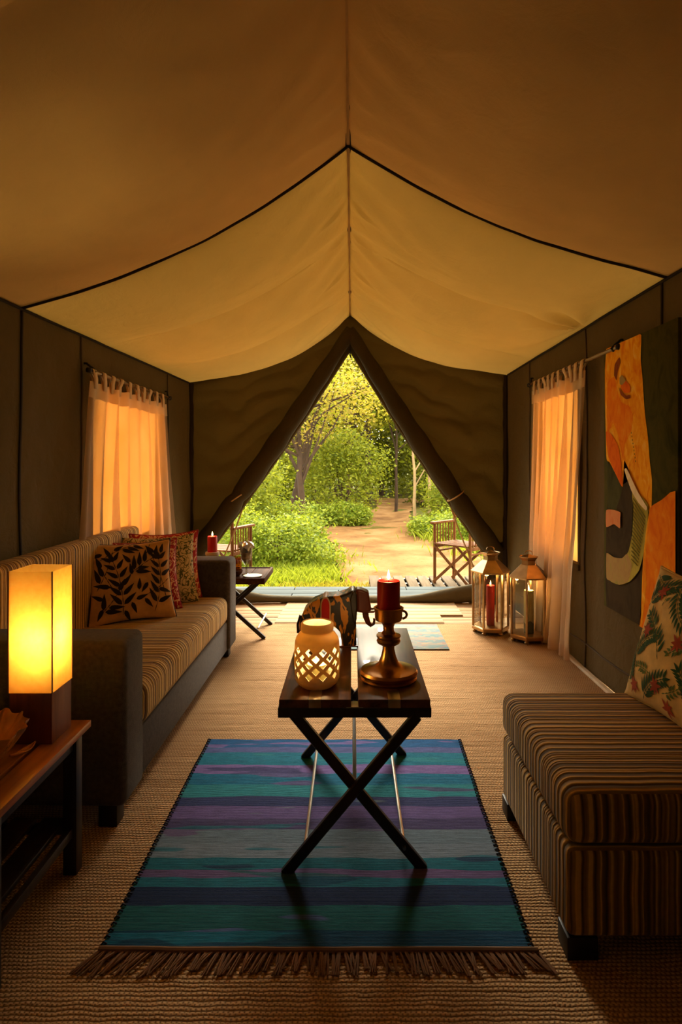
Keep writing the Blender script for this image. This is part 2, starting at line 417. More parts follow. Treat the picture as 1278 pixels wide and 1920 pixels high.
# front gable with its A-shaped doorway
YF = 5.87
AP = (-0.02, 2.50)                                      # apex of the doorway
FOOT = {-1: (-1.47, 0.42), 1: (1.335, 0.45)}            # where the rolled flaps reach the side walls
wf = struct('wall_front')
def flap_edge(q, s):
    fx, fz = FOOT[s]
    return (lerp(AP[0], fx, q), lerp(AP[1], fz, q) - 0.05 * math.sin(PI * q) * (1 if q > 0.0 else 0))
for s in (-1, 1):
    def fn(a, q, s=s):
        # q: along the doorway edge from the apex, a: from the edge to the wall / roof
        ex, ez = flap_edge(q, s)
        # outer rim: ridge -> eave corner -> down the wall
        xe, ze = wallx(YF, s), eave_z(YF, s)
        L1 = 0.55
        if q < L1:
            t = q / L1; ox, oz = lerp(XR, xe, t), roof_z(t, YF - 0.01, s) + 0.006
        else:
            t = (q - L1) / (1 - L1); ox, oz = xe, lerp(ze, 0.30, t)
        x, z = lerp(ex, ox, a), lerp(ez, oz, a)
        d = 0.06 * fbm(x * 1.4, z * 2.6, 4.0 + s) + 0.05 * math.sin(z * 13 + x * s * 3 + 2.5 * fbm(x * 1.5, z)) * (0.3 + 0.7 * math.exp(-abs(z - 1.9) * 1.2))
        d += 0.03 * math.sin(x * 14 + z * 3) * max(0, (1.7 - z)) * 0.6 * a
        d *= math.sin(PI * min(1, max(0, a))) ** 0.5 if a < 1 else 0
        return (x, YF - abs(d) * 0.9 - 0.01, z)
    m = MB(); m.grid(fn, ls(0, 1, 60) if s > 0 else ls(1, 0, 60), ls(0, 1, 90)); m.build('canvas_flap', M['front_canvas'], wf, angle=80)
    # the rolled edge of the flap
    pts = []; rr = []
    for i, q in enumerate(ls(-0.035, 1.0, 40)):
        ex, ez = flap_edge(max(q, 0), s) if q > 0 else (lerp(AP[0], FOOT[s][0], q), lerp(AP[1], FOOT[s][1], q))
        pts.append((ex + s * 0.035, YF - 0.075 + 0.004 * math.sin(i * 1.7), ez + 0.02))
        rr.append((0.058 + 0.03 * min(1, max(0, q * 2.2))) * (1 + 0.06 * math.sin(i * 1.1)) * (0.80 if abs(q - 0.71) < 0.02 else 1))
    MB().tube(pts, rr, 14).build('rolled_flap', M['flap_canvas'], wf)
    MB().tube([(p[0] - s * 0.055, YF + 0.02, p[2] - 0.04) for p in pts[1:]], 0.028, 8).build('flap_hem', M['front_canvas'], wf)
    ex, ez = flap_edge(0.71, s); 
    MB().tube([(ex + s * .035 + 0.075 * math.cos(a) * (1 + .0 * a), YF - .075 + .098 * math.sin(a), ez + .02 + 0.05 * math.cos(a)) for a in ls(0, 2 * PI, 20)], 0.006, 6).build('tie_strap', M['rope'], wf)
    MB().tube([(ex - s * .02, YF + .03, ez - .02), (ex + s * .08, YF + .05, ez - .30), (ex + s * .22, YF + .05, 0.35), (ex + s * .26, YF + .06, 0.1)], 0.008, 6).build('guy_rope', M['rope'], wf)
    MB().tube([(wallx(YF, s) - s * .012, YF - .012, z) for z in ls(0, eave_z(YF, s) - .01, 20)], 0.028, 8).build('corner_light_seal', M['seam_cord'], wf)  # dark tube added to stop daylight leaking in at the corner
    # the lower corner behind the roll
    fx, fz = FOOT[s]
    MB().prism([(fx - s * 0.02, fz + .1), (wallx(YF, s), fz + .15), (wallx(YF, s), 0), (fx - s * 0.22, 0.0), (fx - s * 0.13, 0.2)], YF - 0.012, YF + 0.012).build('corner_sheet', M['flap_canvas'], wf, smooth=False, fix=True)
# the canvas sill, hanging between the corners
def sill_top(x):
    return 0.060 + 0.15 * max(0, (x - 0.25) / 1.0) ** 1.8 + 0.11 * max(0, (-0.55 - x) / 0.7) ** 1.6
ms = MB()
ms.grid(lambda x, a: (x, YF - 0.02 - (0.045 + 0.012 * fbm(x * 3, 1)) * math.sin(a) + 0.01 * math.sin(x * 7), sill_top(x) * 0.5 * (1 + math.cos(a)) + 0.006 * math.sin(x * 9 + a) * (1 if a < 3 else 0)), ls(-1.5, 1.45, 90), ls(-0.6, PI, 14))
ms.build('canvas_sill', M['sill_canvas'], wf, angle=80)
MB().tube([(XR + 0.0, YF - .02, 2.42), (XR, YF - .02, 2.36), (XR + .012, YF - .02, 2.33)], 0.007, 6).build('toggle', M['black_foot'], wf)
# the rear end of the tent, behind the camera
wb = struct('wall_back')
MB().grid(lambda x, q: (x, -1.5, q * (roof_z(min(1, abs((x - XR) / (wallx(-1.5, -1 if x < XR else 1) - XR))), -1.5, -1 if x < XR else 1))), ls(-1.62, 1.545, 40), ls(0, 1, 20)).build('canvas_sheet', M['wall_canvas'], wb, angle=80)

# floor: sisal, then deck boards inside the doorway
fl = struct('floor')
MB().grid(lambda x, y: (x, y, 0.004 * fbm(x * 0.9, y * 5, 2.0) if y > 3.2 else 0.0), ls(-1.66, 1.58, 60), ls(-1.55, 5.09, 200)).build('sisal_carpet', M['sisal'], fl)
MB().box(-1.66, 1.6, 5.09, 5.93, -0.12, -0.03).build('deck_base', M['dark_wood'], fl, smooth=False)
y = 5.095
for i in range(7):
    MB().box(-1.6, 1.56, y, y + 0.108, -0.03, -0.001 - 0.002 * (i % 2), 0.004).build('plank', M['deck_wood'], fl); y += 0.115
bb = struct('baseboard_right')
MB().box(1.475, 1.505, -1.4, 5.0, 0.0, 0.02, 0.004).build('trim_strip', M['white_trim'], bb)

# ------------------------------------------------------------------ outside: ground, path, porch
GZ = -0.15
t = NT('forest_soil'); co = t.coord()
col = t.ramp(t.noise(co, 1.3, 5), [(0.3, lin((86, 66, 34))), (0.5, lin((96, 92, 36))), (0.7, lin((70, 92, 28)))])
M['soil'] = t.done(t.bsdf(col, 0.95, normal=t.bump(t.noise(co, 14, 5), 0.6, 0.05), spec=0.1))
t = NT('path_sand'); co = t.coord()
n1 = t.noise(co, 1.1, 5, 0.6); 
col = t.ramp(n1, [(0.30, lin((98, 66, 36))), (0.5, lin((148, 110, 68))), (0.70, lin((172, 136, 92)))])
col = t.mix(t.ramp(t.voro(t.mapping(co, (1, 1, 1)), 9), [(0.0, (1, 1, 1)), (0.13, (0, 0, 0))]), col, lin((84, 60, 40)))
M['sand'] = t.done(t.bsdf(col, 0.95, normal=t.bump(t.noise(co, 22, 6, 0.65), 0.8, 0.05), spec=0.1))
gr = struct('ground')
MB().grid(lambda x, y: (x, y, GZ + (0.05 * fbm(x * .4, y * .4) if y > 9 else 0) + (0.05 * max(0, y - 24))), ls(-40, 40, 80), [5.95 + 60 * (i / 69) ** 1.6 for i in range(70)]).build('soil', M['soil'], gr)
pa = struct('path')
prow = [(1112, 640, 1010), (1095, 640, 960), (1060, 632, 930), (1021, 621, 836), (1005, 604, 800), (993, 594, 778), (984, 598, 770), (976, 625, 768), (965, 686, 770), (955, 706, 772), (948, 706, 776), (941, 704, 800), (936, 706, 860)]
rows = []
for (py, xa, xb) in prow:
    d_ = F * (H - GZ) / (py - 865); rows.append((d_, (xa - 660) / F * d_, (xb - 660) / F * d_))
rows = [(6.7, rows[0][1], rows[0][2])] + rows
def path_fn(u, v):
    i = min(int(v), len(rows) - 2); f = v - i; a, b = rows[i], rows[i + 1]
    y = lerp(a[0], b[0], f); x0 = lerp(a[1], b[1], f); x1 = lerp(a[2], b[2], f)
    x0 += 0.10 * fbm(y * 1.7, 1.0); x1 += 0.10 * fbm(y * 1.7, 8.0)
    x = lerp(x0, x1, u)
    return (x, y, GZ + 0.055 + 0.03 * fbm(x * 1.5, y * 1.5, 4) - 0.03 * math.sin(PI * u) + 0.001)
MB().grid(path_fn, ls(0, 1, 24), ls(0, len(rows) - 1, 140)).build('sand', M['sand'], pa)
po = struct('porch')
MB().box(-2.4, 2.4, 5.96, 6.64, -0.14, -0.035).build('porch_base', M['dark_wood'], po, smooth=False)
y = 5.945
for i in range(4):
    x = -2.4 - 0.35 * (i % 2)
    while x < 2.3:
        x2 = min(x + 0.95 + 0.12 * ((i * 7 + int(x * 3)) % 3), 2.4)
        MB().box(max(x, -2.4), x2 - 0.008, y, y + 0.168, -0.035, -0.004 - 0.003 * random.random(), 0.004).build('board', M['grey_board'], po)
        x = x2
    y += 0.175
st = thing('slatted_step', 'step of pale wooden slats beyond the doorway sill, under the chair by the lanterns', 'step', (0.9, 7.0, GZ))
for k in range(3): MB().box(0.2, 1.75, 6.70 + 0.27 * k, 6.76 + 0.27 * k, GZ, -0.04).build('bearer', M['dark_wood'], st, smooth=False)
x = 0.2
for k in range(11):
    MB().box(x, x + 0.112, 6.67, 7.30 + 0.02 * random.random(), -0.04, -0.012, 0.004).build('slat', M['pale_slat'], st); x += 0.142

# ------------------------------------------------------------------ furniture: the long sofa
SX = -0.825
sofa = thing('sofa', 'long charcoal sofa with tan striped seat and back along the left wall', 'sofa', (-1.2, 3.3, 0), (0, 0, R(-0.4)))
for (a, b) in ((2.25, 2.46), (4.11, 4.34)):
    MB().box(-1.53, SX + .0, a, b, 0.075, 0.685, 0.03, 4).build('arm', M['charcoal'], sofa)
MB().box(-1.54, SX - 0.02, 2.44, 4.13, 0.075, 0.275, 0.012, 2).build('base', M['charcoal'], sofa)
m = MB()
def seat_fn(u, v):
    pass
m.box(-1.50, SX - 0.005, 2.465, 4.105, 0.27, 0.452, 0.055, 5)
so = m.build('seat_cushion', M['sofa_stripe'], sofa)
mb_ = MB(); mb_.box(-1.56, -1.445, 2.30, 4.17, 0.30, 0.915, 0.035, 4)
mb_.build('backrest', M['sofa_stripe'], sofa)
for (x, y) in ((SX - 0.07, 2.30), (SX - 0.07, 4.27), (-1.48, 2.30), (-1.48, 4.27)):
    MB().box(x - 0.035, x + 0.035, y - 0.035, y + 0.035, 0, 0.08, 0.004).build('leg', M['black_foot'], sofa)

# cushions -----------------------------------------------------------
def pillow_z(u, v, T): return T * max(0.0, (1 - u * u) * (1 - v * v)) ** 0.42
def pillow_xy(u, v, a): return (a * u * (1 - 0.07 * (1 - v * v) + 0.03 * (u * u * v * v)), a * v * (1 - 0.07 * (1 - u * u) + 0.03 * (u * u * v * v)))
def pillow_surf(x, y, a, T, lift=0.003):
    u, v = x / a, y / a
    for _ in range(4):
        px, py = pillow_xy(u, v, a); u += (x - px) / a; v += (y - py) / a
    u = max(-.985, min(.985, u)); v = max(-.985, min(.985, v))
    return (x, y, pillow_z(u, v, T) + lift)
def pillow(name, label, mat, loc, rot, a=0.215, T=0.065, piping=None, group=None):
    r = thing(name, label, 'cushion', loc, rot, group)
    g = [-math.cos(PI * i / 32) for i in range(33)]
    m = MB()
    for sg in (1, -1):
        m.grid(lambda u, v, sg=sg: (*pillow_xy(u, v, a), sg * pillow_z(u, v, T) + 0.004 * fbm(u * 3, v * 3, sg) * (1 - u * u) * (1 - v * v)), g if sg > 0 else g[::-1], g)
    m.build('cushion_body', mat, r, local=True, angle=80)
    e = [pillow_xy(u, -1, a) for u in g] + [pillow_xy(1, v, a) for v in g[1:]] + [pillow_xy(u, 1, a) for u in g[::-1][1:]] + [pillow_xy(-1, v, a) for v in g[::-1][1:]]
    MB().tube([(x, y, 0) for x, y in e], 0.005, 6, cap=False).build('piping', piping or mat, r, local=True)
    return r
def leaf_free(used, x, y, ang, L, gap):
    ps = [(x + math.cos(ang) * L * q, y + math.sin(ang) * L * q) for q in (0.3, 0.55, 0.8, 1.0)]
    if any((p[0] - u[0]) ** 2 + (p[1] - u[1]) ** 2 < gap * gap for p in ps for u in used): return False
    used += ps; return True
def leaf_poly(m, surf, x, y, ang, L, W, n=6, tip=0.6):
    """one printed leaf lying on a surface"""
    ca, sa = math.cos(ang), math.sin(ang); vs = []
    for i in range(n + 1):
        q = i / n; w = W * math.sin(PI * q ** tip) * 0.5 + 0.0006
        for k in (-1, 0, 1):
            lx, ly = q * L, k * w
            vs.append(surf(x + lx * ca - ly * sa, y + lx * sa + ly * ca))
    m.add(vs, [(i * 3 + k, i * 3 + k + 3, i * 3 + k + 4, i * 3 + k + 1) for i in range(n) for k in (0, 1)])
def sprig(m, surf, x, y, ang, L, n=6, leaf=0.07, wid=0.022, spread=0.7, bend=0.3, ok=lambda x, y: True, used=None, gap=0.016):
    used = [] if used is None else used
    px, py, a = x, y, ang
    for i in range(n):
        nx, ny = px + math.cos(a) * L / n, py + math.sin(a) * L / n
        if ok(nx, ny):
            leaf_poly(m, surf, px, py, a, L / n * 1.05, 0.004, 2)
            for sg in (-1, 1):
                k = leaf * (1 - 0.35 * i / n)
                ex, ey = nx + math.cos(a + sg * spread) * k, ny + math.sin(a + sg * spread) * k
                if ok(ex, ey) and leaf_free(used, nx, ny, a + sg * spread, k, gap): leaf_poly(m, surf, nx + math.cos(a + sg * spread) * .008, ny + math.sin(a + sg * spread) * .008, a + sg * spread, k, wid * (1 - 0.2 * i / n))
        px, py = nx, ny; a += bend / n
    if ok(px + math.cos(a) * leaf * .8, py + math.sin(a) * leaf * .8): leaf_poly(m, surf, px, py, a, leaf * 0.8, wid)

def fabric(key, base, var=None):
    t = NT(key); co = t.coord()
    col = t.ramp(t.noise(co, 18, 3), [(0.3, lin(tuple(int(v * .86) for v in base))), (0.7, lin(base))])
    M[key] = t.done(t.bsdf(col, 0.85, normal=t.bump(t.noise(co, 500, 1), 0.2, 0.002), spec=0.2, sheen=0.1))
fabric('cream_cloth', (216, 168, 104)); fabric('black_print', (40, 30, 24)); fabric('floral_cloth', (246, 216, 146))
fabric('green_print', (40, 84, 44)); fabric('light_green_print', (96, 124, 62)); fabric('rust_print', (176, 72, 40)); fabric('dark_cloth', (48, 36, 26))
def damask(key, bgc, fg, sc=16):
    t = NT(key); co = t.coord()
    n = t.noise(co, sc, 1.0, 0.4, 2.6)
    k = t.math('ABSOLUTE', t.math('SUBTRACT', n, 0.5))
    f = t.ramp(k, [(0.045, (1, 1, 1)), (0.06, (0, 0, 0))])
    f2 = t.ramp(t.voro(co, sc * 1.6), [(0.16, (1, 1, 1)), (0.2, (0, 0, 0))])
    f = t.math('MAXIMUM', f, f2)
    M[key] = t.done(t.bsdf(t.mix(f, lin(bgc), lin(fg)), 0.8, normal=t.bump(f, 0.3, 0.003), spec=0.25, sheen=0.1))
damask('red_damask', (156, 26, 34), (224, 178, 140)); damask('green_damask', (206, 188, 142), (84, 88, 44), 18); damask('pink_damask', (178, 44, 54), (230, 190, 150), 13)
fabric('red_piping', (156, 30, 36))

def lean(bx, by, bz, yaw, back, a):
    """where a cushion of half size a stands: bottom edge centre, yaw of its face, lean"""
    rot = Euler((R(90 - back), 0, R(yaw)), 'XYZ')
    up = rot.to_matrix() @ Vector((0, 1, 0))
    c = Vector((bx, by, bz)) + up * a * 0.97
    return tuple(c), tuple(rot)
l_, r_ = lean(-1.225, 3.44, 0.455, 29, 22, .23)
leafc = pillow('cushion', 'cream cushion printed with black fern leaves, frontmost on the sofa', M['cream_cloth'], l_, r_, .23, .07, M['dark_cloth'])
m = MB(); sf = lambda x, y: pillow_surf(x, y, .23, .07)
okf = lambda x, y: abs(x) < 0.212 and abs(y) < 0.212
rnd = random.Random(3); used_ = []
for (x, y, a, L, b) in ((-.06, -.19, 88, .30, .4), (.11, -.19, 70, .30, .5), (-.19, -.05, 60, .24, .3), (-.02, .02, 40, .22, -.3), (.05, -.10, 20, .18, .5), (-.18, -.18, 40, .16, .4), (-.17, .12, 30, .2, -.2), (.06, .1, 60, .14, .2), (.18, -.12, 100, .26, .2), (-.1, -.06, 120, .15, -.2)):
    sprig(m, sf, x, y, R(a), L, 6, .088, .025, .8, b, okf, used_, .017)
for k in range(420):
    x, y = rnd.uniform(-.17, .17), rnd.uniform(-.17, .17); a = rnd.uniform(0, 6.3)
    if okf(x + .05 * math.cos(a), y + .05 * math.sin(a)) and leaf_free(used_, x, y, a, .06, .0195): leaf_poly(m, sf, x, y, a, .066, .022)
m.build('leaf_print', M['black_print'], leafc, local=True)['kind'] = 'stuff'
l_, r_ = lean(-1.235, 3.65, 0.455, 29, 20, .22)
pillow('cushion', 'crimson and cream scrolled cushion behind the black fern leaf cushion', M['red_damask'], l_, r_, .215, .06, M['red_piping'])
l_, r_ = lean(-1.175, 3.83, 0.455, 31, 17, .22)
pillow('cushion', 'pale cushion with olive green scrolls between two red cushions on the sofa', M['green_damask'], l_, r_, .215, .055, M['green_damask'])
l_, r_ = lean(-1.185, 3.945, 0.455, 31, 11, .225)
pillow('cushion', 'pinkish red scrolled cushion at the back, nearest the far sofa arm', M['pink_damask'], l_, r_, .215, .05, M['red_piping'])

# ------------------------------------------------------------------ coffee table
ct = thing('coffee_table', 'folding wooden coffee table with two planks on crossed dark legs', 'table', (0.0, 2.42, 0))
for (xa, xb) in ((-0.247, -0.012), (0.012, 0.247)):
    xa += 0.008; xb += 0.008
    pl = MB().box(xa, xb, 2.0, 2.86, 0.545, 0.573, 0.003).build('plank', M['plank_wood'], ct)
    xc = (xa + xb) / 2
    for (ya, yb, yf) in ((1.998, 2.075, 1.998), (2.785, 2.862, 2.862)):
        sx = MB(); sx.box(xc - .02, xc + .02, ya, yb, 0.571, 0.5755, 0.001); sx.box(xc - .02, xc + .02, yf - .0025, yf + .0025, 0.547, 0.575, 0.0008)
        sx.build('strap', M['steel'], pl)
for Y in (2.02, 2.80):
    MB().box(-0.243, 0.259, Y - 0.018, Y + 0.018, 0.512, 0.545, 0.003).build('rail', M['dark_wood'], ct)
MB().box(-0.02, 0.036, 2.0, 2.05, 0.5455, 0.549, 0.001).build('hinge_plate', M['steel'], ct)
for Y in (2.02, 2.80):
    for s in (-1, 1):
        yo = Y + (0.012 if s > 0 else -0.012) 
        MB().bar((0.008 + s * 0.228, yo, 0.0), (0.008 - s * 0.205, yo, 0.518), 0.034, 0.022, 0.003).build('leg', M['dark_wood'], ct)
for s in (-1, 1):
    MB().tube([(0.008 + s * 0.163, 2.01, 0.08), (0.008 + s * 0.163, 2.80, 0.08)], 0.006, 8).build('rod', M['steel'], ct)
MB().tube([(0.008, 2.0, 0.272), (0.008, 2.82, 0.272)], 0.007, 8).build('pivot_rod', M['dark_wood'], ct)

# candle helper: body, wick, flame + the light of the flame
def candle(label, loc, r, h, wax, power=0.6, group=None, wax2=None, parent_name='candle'):
    c = thing(parent_name, label, 'candle', loc, (0, 0, 0), group)
    m = MB(); m.lathe([(r * .97, 0), (r, 0.004), (r, h - .008), (r * .96, h - 0.001), (r * .86, h), (r * .75, h - .006), (0.001, h - .010)], 28)
    m.build('wax', wax, c, local=True)
    if wax2:
        MB().lathe([(r * 1.01, 0.0), (r * 1.012, h * .22), (r * 1.004, h * .26)], 28, wob=lambda rr, z, a, i: (rr, z + (0.012 * math.sin(a * 3) if i else 0))).build('dark_wax', wax2, c, local=True)
    MB().tube([(0, 0, h - .010), (0.001, 0, h + .004)], 0.0015, 6).build('wick', M['wick'], c, local=True)
    k = r / 0.04
    MB().lathe([(0.0005, h + .001), (.0045 * min(k, 1) + .002, h + .009), (.006, h + .014), (.0035, h + .026), (.0004, h + .038)], 12).build('flame', M['flame'], c, local=True)
    o = add_light('candle_light', 'POINT', (loc[0], loc[1], loc[2] + h + 0.045), power, (1.0, 0.55, 0.2), shadow_soft_size=0.02)
    return c

# brass candlestick
TZ = 0.5733
cs = thing('candlestick', 'turned brass candlestick with a broad round foot on the coffee table', 'candle holder', (0.13, 2.195, TZ))
q = 2.195 / F / 3.363
prof = [(0.098, 0.0), (0.101, 0.006), (0.094, 0.012), (0.103, 0.018), (0.1045, 0.026), (0.098, 0.034), (0.090, 0.036), (0.082, 0.037), (0.052, 0.045), (0.036, 0.058), (0.027, 0.080), (0.021, 0.105), (0.021, 0.118),
        (0.030, 0.122), (0.040, 0.128), (0.043, 0.136), (0.039, 0.144), (0.043, 0.150), (0.043, 0.156), (0.026, 0.162), (0.0195, 0.172), (0.019, 0.186), (0.024, 0.198), (0.033, 0.205), (0.046, 0.209), (0.049, 0.217), (0.0495, 0.242), (0.053, 0.248), (0.054, 0.254), (0.050, 0.256), (0.046, 0.252), (0.044, 0.240), (0.001, 0.238)]
MB().lathe(prof, 48).build('turned_body', M['brass'], cs, local=True)
MB().tube([(0.049 + 0.016 * math.sin(a) * 1.0, 0.0, 0.228 - 0.014 * math.cos(a)) for a in ls(0, PI * 1.1, 12)], 0.0045, 8).build('handle', M['brass'], cs, local=True)
candle('thick red pillar candle burning on the brass candlestick', (0.13, 2.195, TZ + 0.239), 0.041, 0.112, M['red_wax'], 1.0)

# white pierced jar lantern
def ceramic():
    t = NT('white_ceramic'); co = t.coord()
    col = t.ramp(t.noise(co, 20, 4), [(0.25, lin((206, 186, 150))), (0.6, lin((230, 216, 186)))])
    M['ceramic'] = t.done(t.mixs(0.2, t.bsdf(col, 0.4, spec=0.4), t.transl(lin((255, 216, 140)))))
ceramic()
JL = (-0.122, 2.135, TZ)
jar = thing('jar_lantern', 'white ceramic jar lantern pierced with diamonds on the coffee table', 'lantern', JL)
m = MB(); Rj = 0.0775; nd = 10; z0, z1 = 0.028, 0.152; rowsn = 5
du = 2 * PI / nd; dv = (z1 - z0) / ((rowsn + 1) / 2)
def jp(u, v):
    b = 1.0 - 0.05 * ((v - 0.09) / 0.07) ** 2
    return (Rj * b * math.cos(u), Rj * b * math.sin(u), v)
for j in range(rowsn):
    for i in range(nd):
        cu = (i + 0.5 * (j % 2)) * du; cv = z0 + dv / 2 * (j + 1)
        out = [(cu + du / 2, cv), (cu, cv + dv / 2), (cu - du / 2, cv), (cu, cv - dv / 2)]
        inn = [(cu + (a - cu) * .58, cv + (b - cv) * .66) for a, b in out]
        m.add([jp(*p) for p in out + inn], [(k, (k + 1) % 4, 4 + (k + 1) % 4, 4 + k) for k in range(4)])
for i in range(nd):
    cu = i * du
    m.add([jp(cu, z0), jp(cu + du, z0), jp(cu + du / 2, z0 + dv / 2)], [(0, 1, 2)])
    m.add([jp(cu, z1), jp(cu + du, z1), jp(cu + du / 2, z1 - dv / 2)], [(2, 1, 0)])
b0 = jp(0, z0)[0]; b1 = jp(0, z1)[0]
m.lathe([(0.001, 0.002), (0.050, 0.0), (0.055, 0.002), (0.068, 0.014), (b0, z0)], 60, cap=False)
m.lathe([(b1, z1), (0.070, 0.166), (0.060, 0.180), (0.053, 0.184), (0.0525, 0.190), (0.0545, 0.193), (0.0545, 0.212), (0.052, 0.216), (0.049, 0.214)], 60, cap=False)
b = bmesh.new()
me = bpy.data.meshes.new('tmp'); me.from_pydata(m.v, [], m.f); b.from_mesh(me); bmesh.ops.remove_doubles(b, verts=b.verts, dist=0.0004); bmesh.ops.recalc_face_normals(b, faces=b.faces)
m2 = MB(); m2.bm(b); m2.build('pierced_body', M['ceramic'], jar, local=True, solid=0.005, angle=60)
add_light('jar_light', 'POINT', (JL[0], JL[1], JL[2] + 0.125), 1.0, (1.0, 0.70, 0.32), shadow_soft_size=0.012)
candle('pale tealight candle inside the pierced white jar lantern', (JL[0], JL[1], JL[2] + 0.006), 0.038, 0.07, M['green_wax'], 0.2)

# carved elephant
t = NT('gilded_black'); co = t.coord()
n = t.noise(t.mapping(co, (22, 10, 9)), 1.0, 2, 0.5, 2.4)
f = t.ramp(n, [(0.52, (0, 0, 0)), (0.56, (1, 1, 1))])
M['gilded'] = t.done(t.bsdf(t.mix(f, lin((36, 26, 16)), lin((216, 140, 30))), 0.4, spec=0.5))
simple('saddle_red', (206, 22, 22), 0.6); simple('saddle_border', (214, 184, 140), 0.6)
el = thing('elephant_figurine', 'carved wooden elephant, black and gold with a red saddle cloth, behind the jar', 'figurine', (-0.03, 2.62, TZ))
body = [(-.175, .0), (-.188, .05), (-.194, .095), (-.172, .150), (-.135, .188), (-.085, .208), (-.03, .212), (.005, .222), (.028, .236), (.045, .235), (.048, .0), (-.012, .0), (-.02, .06), (-.045, .085), (-.095, .085), (-.115, .05), (-.12, .0)]
def solidp(name, poly, t0, t1, mat, par, bev=0.012):
    return MB().prism(poly, t0, t1).build(name, mat, par, local=True, fix=True, bevel=bev, bseg=3, angle=50)
solidp('body', body, -.055, .055, M['gilded'], el, .018)
arch = lambda w_, h_: [(-.105 + w_, .05)] + [(-.082 + (.023 - w_) * -math.cos(a) * -1 if False else -.0815 - (0.0235 - w_) * math.cos(PI - a), 0.165 + (.042 - h_) * math.sin(a)) for a in ls(0, PI, 13)][::1] + [(-.105 + w_, .05)][:0]
ar = [(-.0815 + .022 * math.cos(a), .17 + .04 * math.sin(a)) for a in ls(0, PI, 13)]
ar2 = [(-.0815 + .017 * math.cos(a), .168 + .036 * math.sin(a)) for a in ls(0, PI, 13)]
sd = solidp('saddle_cloth', [(-.0595, .07)] + ar + [(-.1035, .07)], -.0575, .0575, M['saddle_border'], el, .003)
solidp('saddle_panel', [(-.0645, .07)] + ar2 + [(-.0985, .07)], -.0585, .0585, M['saddle_red'], sd, .002)
solidp('head', [(.042, .143), (.046, .238), (.066, .236), (.100, .222), (.106, .18), (.112, .146), (.095, .138)], -.035, .035, M['carved_wood'], el, .008)
solidp('ear', [(.034, .10), (.020, .20), (.032, .236), (.050, .225), (.052, .17), (.048, .11)], -.062, .062, M['gilded'], el, .006)
for yy in (-.026, .026):
    MB().tube([(.045, yy, .149), (.085, yy, .141), (.12, yy, .140), (.134, yy, .147)], [.008, .007, .005, .002], 8).build('tusk', M['carved_wood'], el, local=True)
MB().tube([(.085, 0, .145), (.088, 0, .115), (.098, 0, .088), (.110, 0, .076), (.122, 0, .083), (.125, 0, .100), (.121, 0, .106)], [.015, .0135, .011, .008, .006, .0055, .004], 10).build('trunk', M['carved_wood'], el, local=True)
MB().tube([(-.190, 0, .12), (-.203, 0, .08), (-.200, 0, .045)], [.006, .005, .007], 8).build('tail', M['gilded'], el, local=True)
solidp('plinth', [(-.185, -.0), (.055, -.0), (.055, .006), (-.185, .006)], -.058, .058, M['carved_wood'], el, .002)

# ------------------------------------------------------------------ rugs
RY0, RY1, RX0, RX1 = 1.69, 2.96, -0.692, 0.506
t = NT('rug_wool'); co = t.coord('Object'); xs, ys, zs = t.sep(co)
seg = [(40, (24, 92, 150)), (60, (86, 98, 158)), (75, (20, 120, 150)), (108, (124, 104, 170)), (131, (14, 112, 150)), (160, (40, 136, 150)), (193, (48, 58, 108)), (217, (104, 88, 146)), (250, (74, 66, 112)), (277, (104, 124, 140)), (316, (116, 132, 148)), (355, (18, 104, 122)), (385, (104, 84, 130)), (408, (24, 110, 130)), (430, (24, 44, 84)), (483, (24, 98, 104)), (548, (16, 72, 104))]
ry = []
for yc, c in seg:
    d_ = D(1360 + yc / 1.42); ry.append((max(0.0, min(1.0, (2.965 - d_) / (RY1 - RY0))), lin(c)))
ry[0] = (0.0, ry[0][1])
wobv = t.math('MULTIPLY', t.math('SUBTRACT', t.noise(t.mapping(co, (2.2, 14, 1)), 1.4, 3), 0.5), 0.030)
pos = t.math('ADD', t.math('DIVIDE', t.math('SUBTRACT', RY1 - 2.325, ys), RY1 - RY0), wobv)
c1 = t.ramp(pos, ry, 'CONSTANT')
alt = [(p, ry[(i + 3) % len(ry)][1]) for i, (p, c) in enumerate(ry)]
c2 = t.ramp(pos, alt, 'CONSTANT')
patch = t.ramp(t.noise(t.mapping(co, (1.5, 9, 1), loc=(3.1, 0.4, 0)), 1.3, 2), [(0.60, (0, 0, 0)), (0.62, (1, 1, 1))])
col = t.mix(t.math('MULTIPLY', patch, 0.8), c1, c2)
ab = t.noise(t.mapping(co, (5, 60, 1)), 3, 4, 0.6)
col = t.mix(t.ramp(ab, [(0.35, (0.45, 0.45, 0.45)), (0.65, (0, 0, 0))]), col, lin((14, 22, 40)))
wv = t.math('ADD', t.wave(co, 60, 0.6, 'Y'), t.math('MULTIPLY', t.noise(t.mapping(co, (40, 160, 1)), 3, 2), 1.2))
M['rug'] = t.done(t.bsdf(col, 0.95, normal=t.bump(wv, 0.45, 0.004), spec=0.12, sheen=0.05))
rug = thing('striped_rug', 'flat woven blue, teal and purple striped rug with fringe under the coffee table', 'rug', (0, 2.325, 0))
def rug_fn(x, y, top=True):
    ed = 0.006 * fbm(x * 3, y * 3, 1)
    kx = lerp(-0.012, 0.012, (y - RY0) / (RY1 - RY0)) 
    return (x + ed * 0.6 + (kx if x > 0 else 0), y + 0.006 * fbm(x * 2.5, 3) , 0.0075 + 0.002 * fbm(x * 4, y * 4, 9))
m = MB(); gx, gy = ls(RX0, RX1, 70), ls(RY0, RY1, 80)
m.grid(lambda x, y: rug_fn(x, y), gx, gy)
edge = [(x, RY0) for x in gx] + [(RX1, y) for y in gy[1:]] + [(x, RY1) for x in gx[::-1][1:]] + [(RX0, y) for y in gy[::-1][1:]]
vs = []
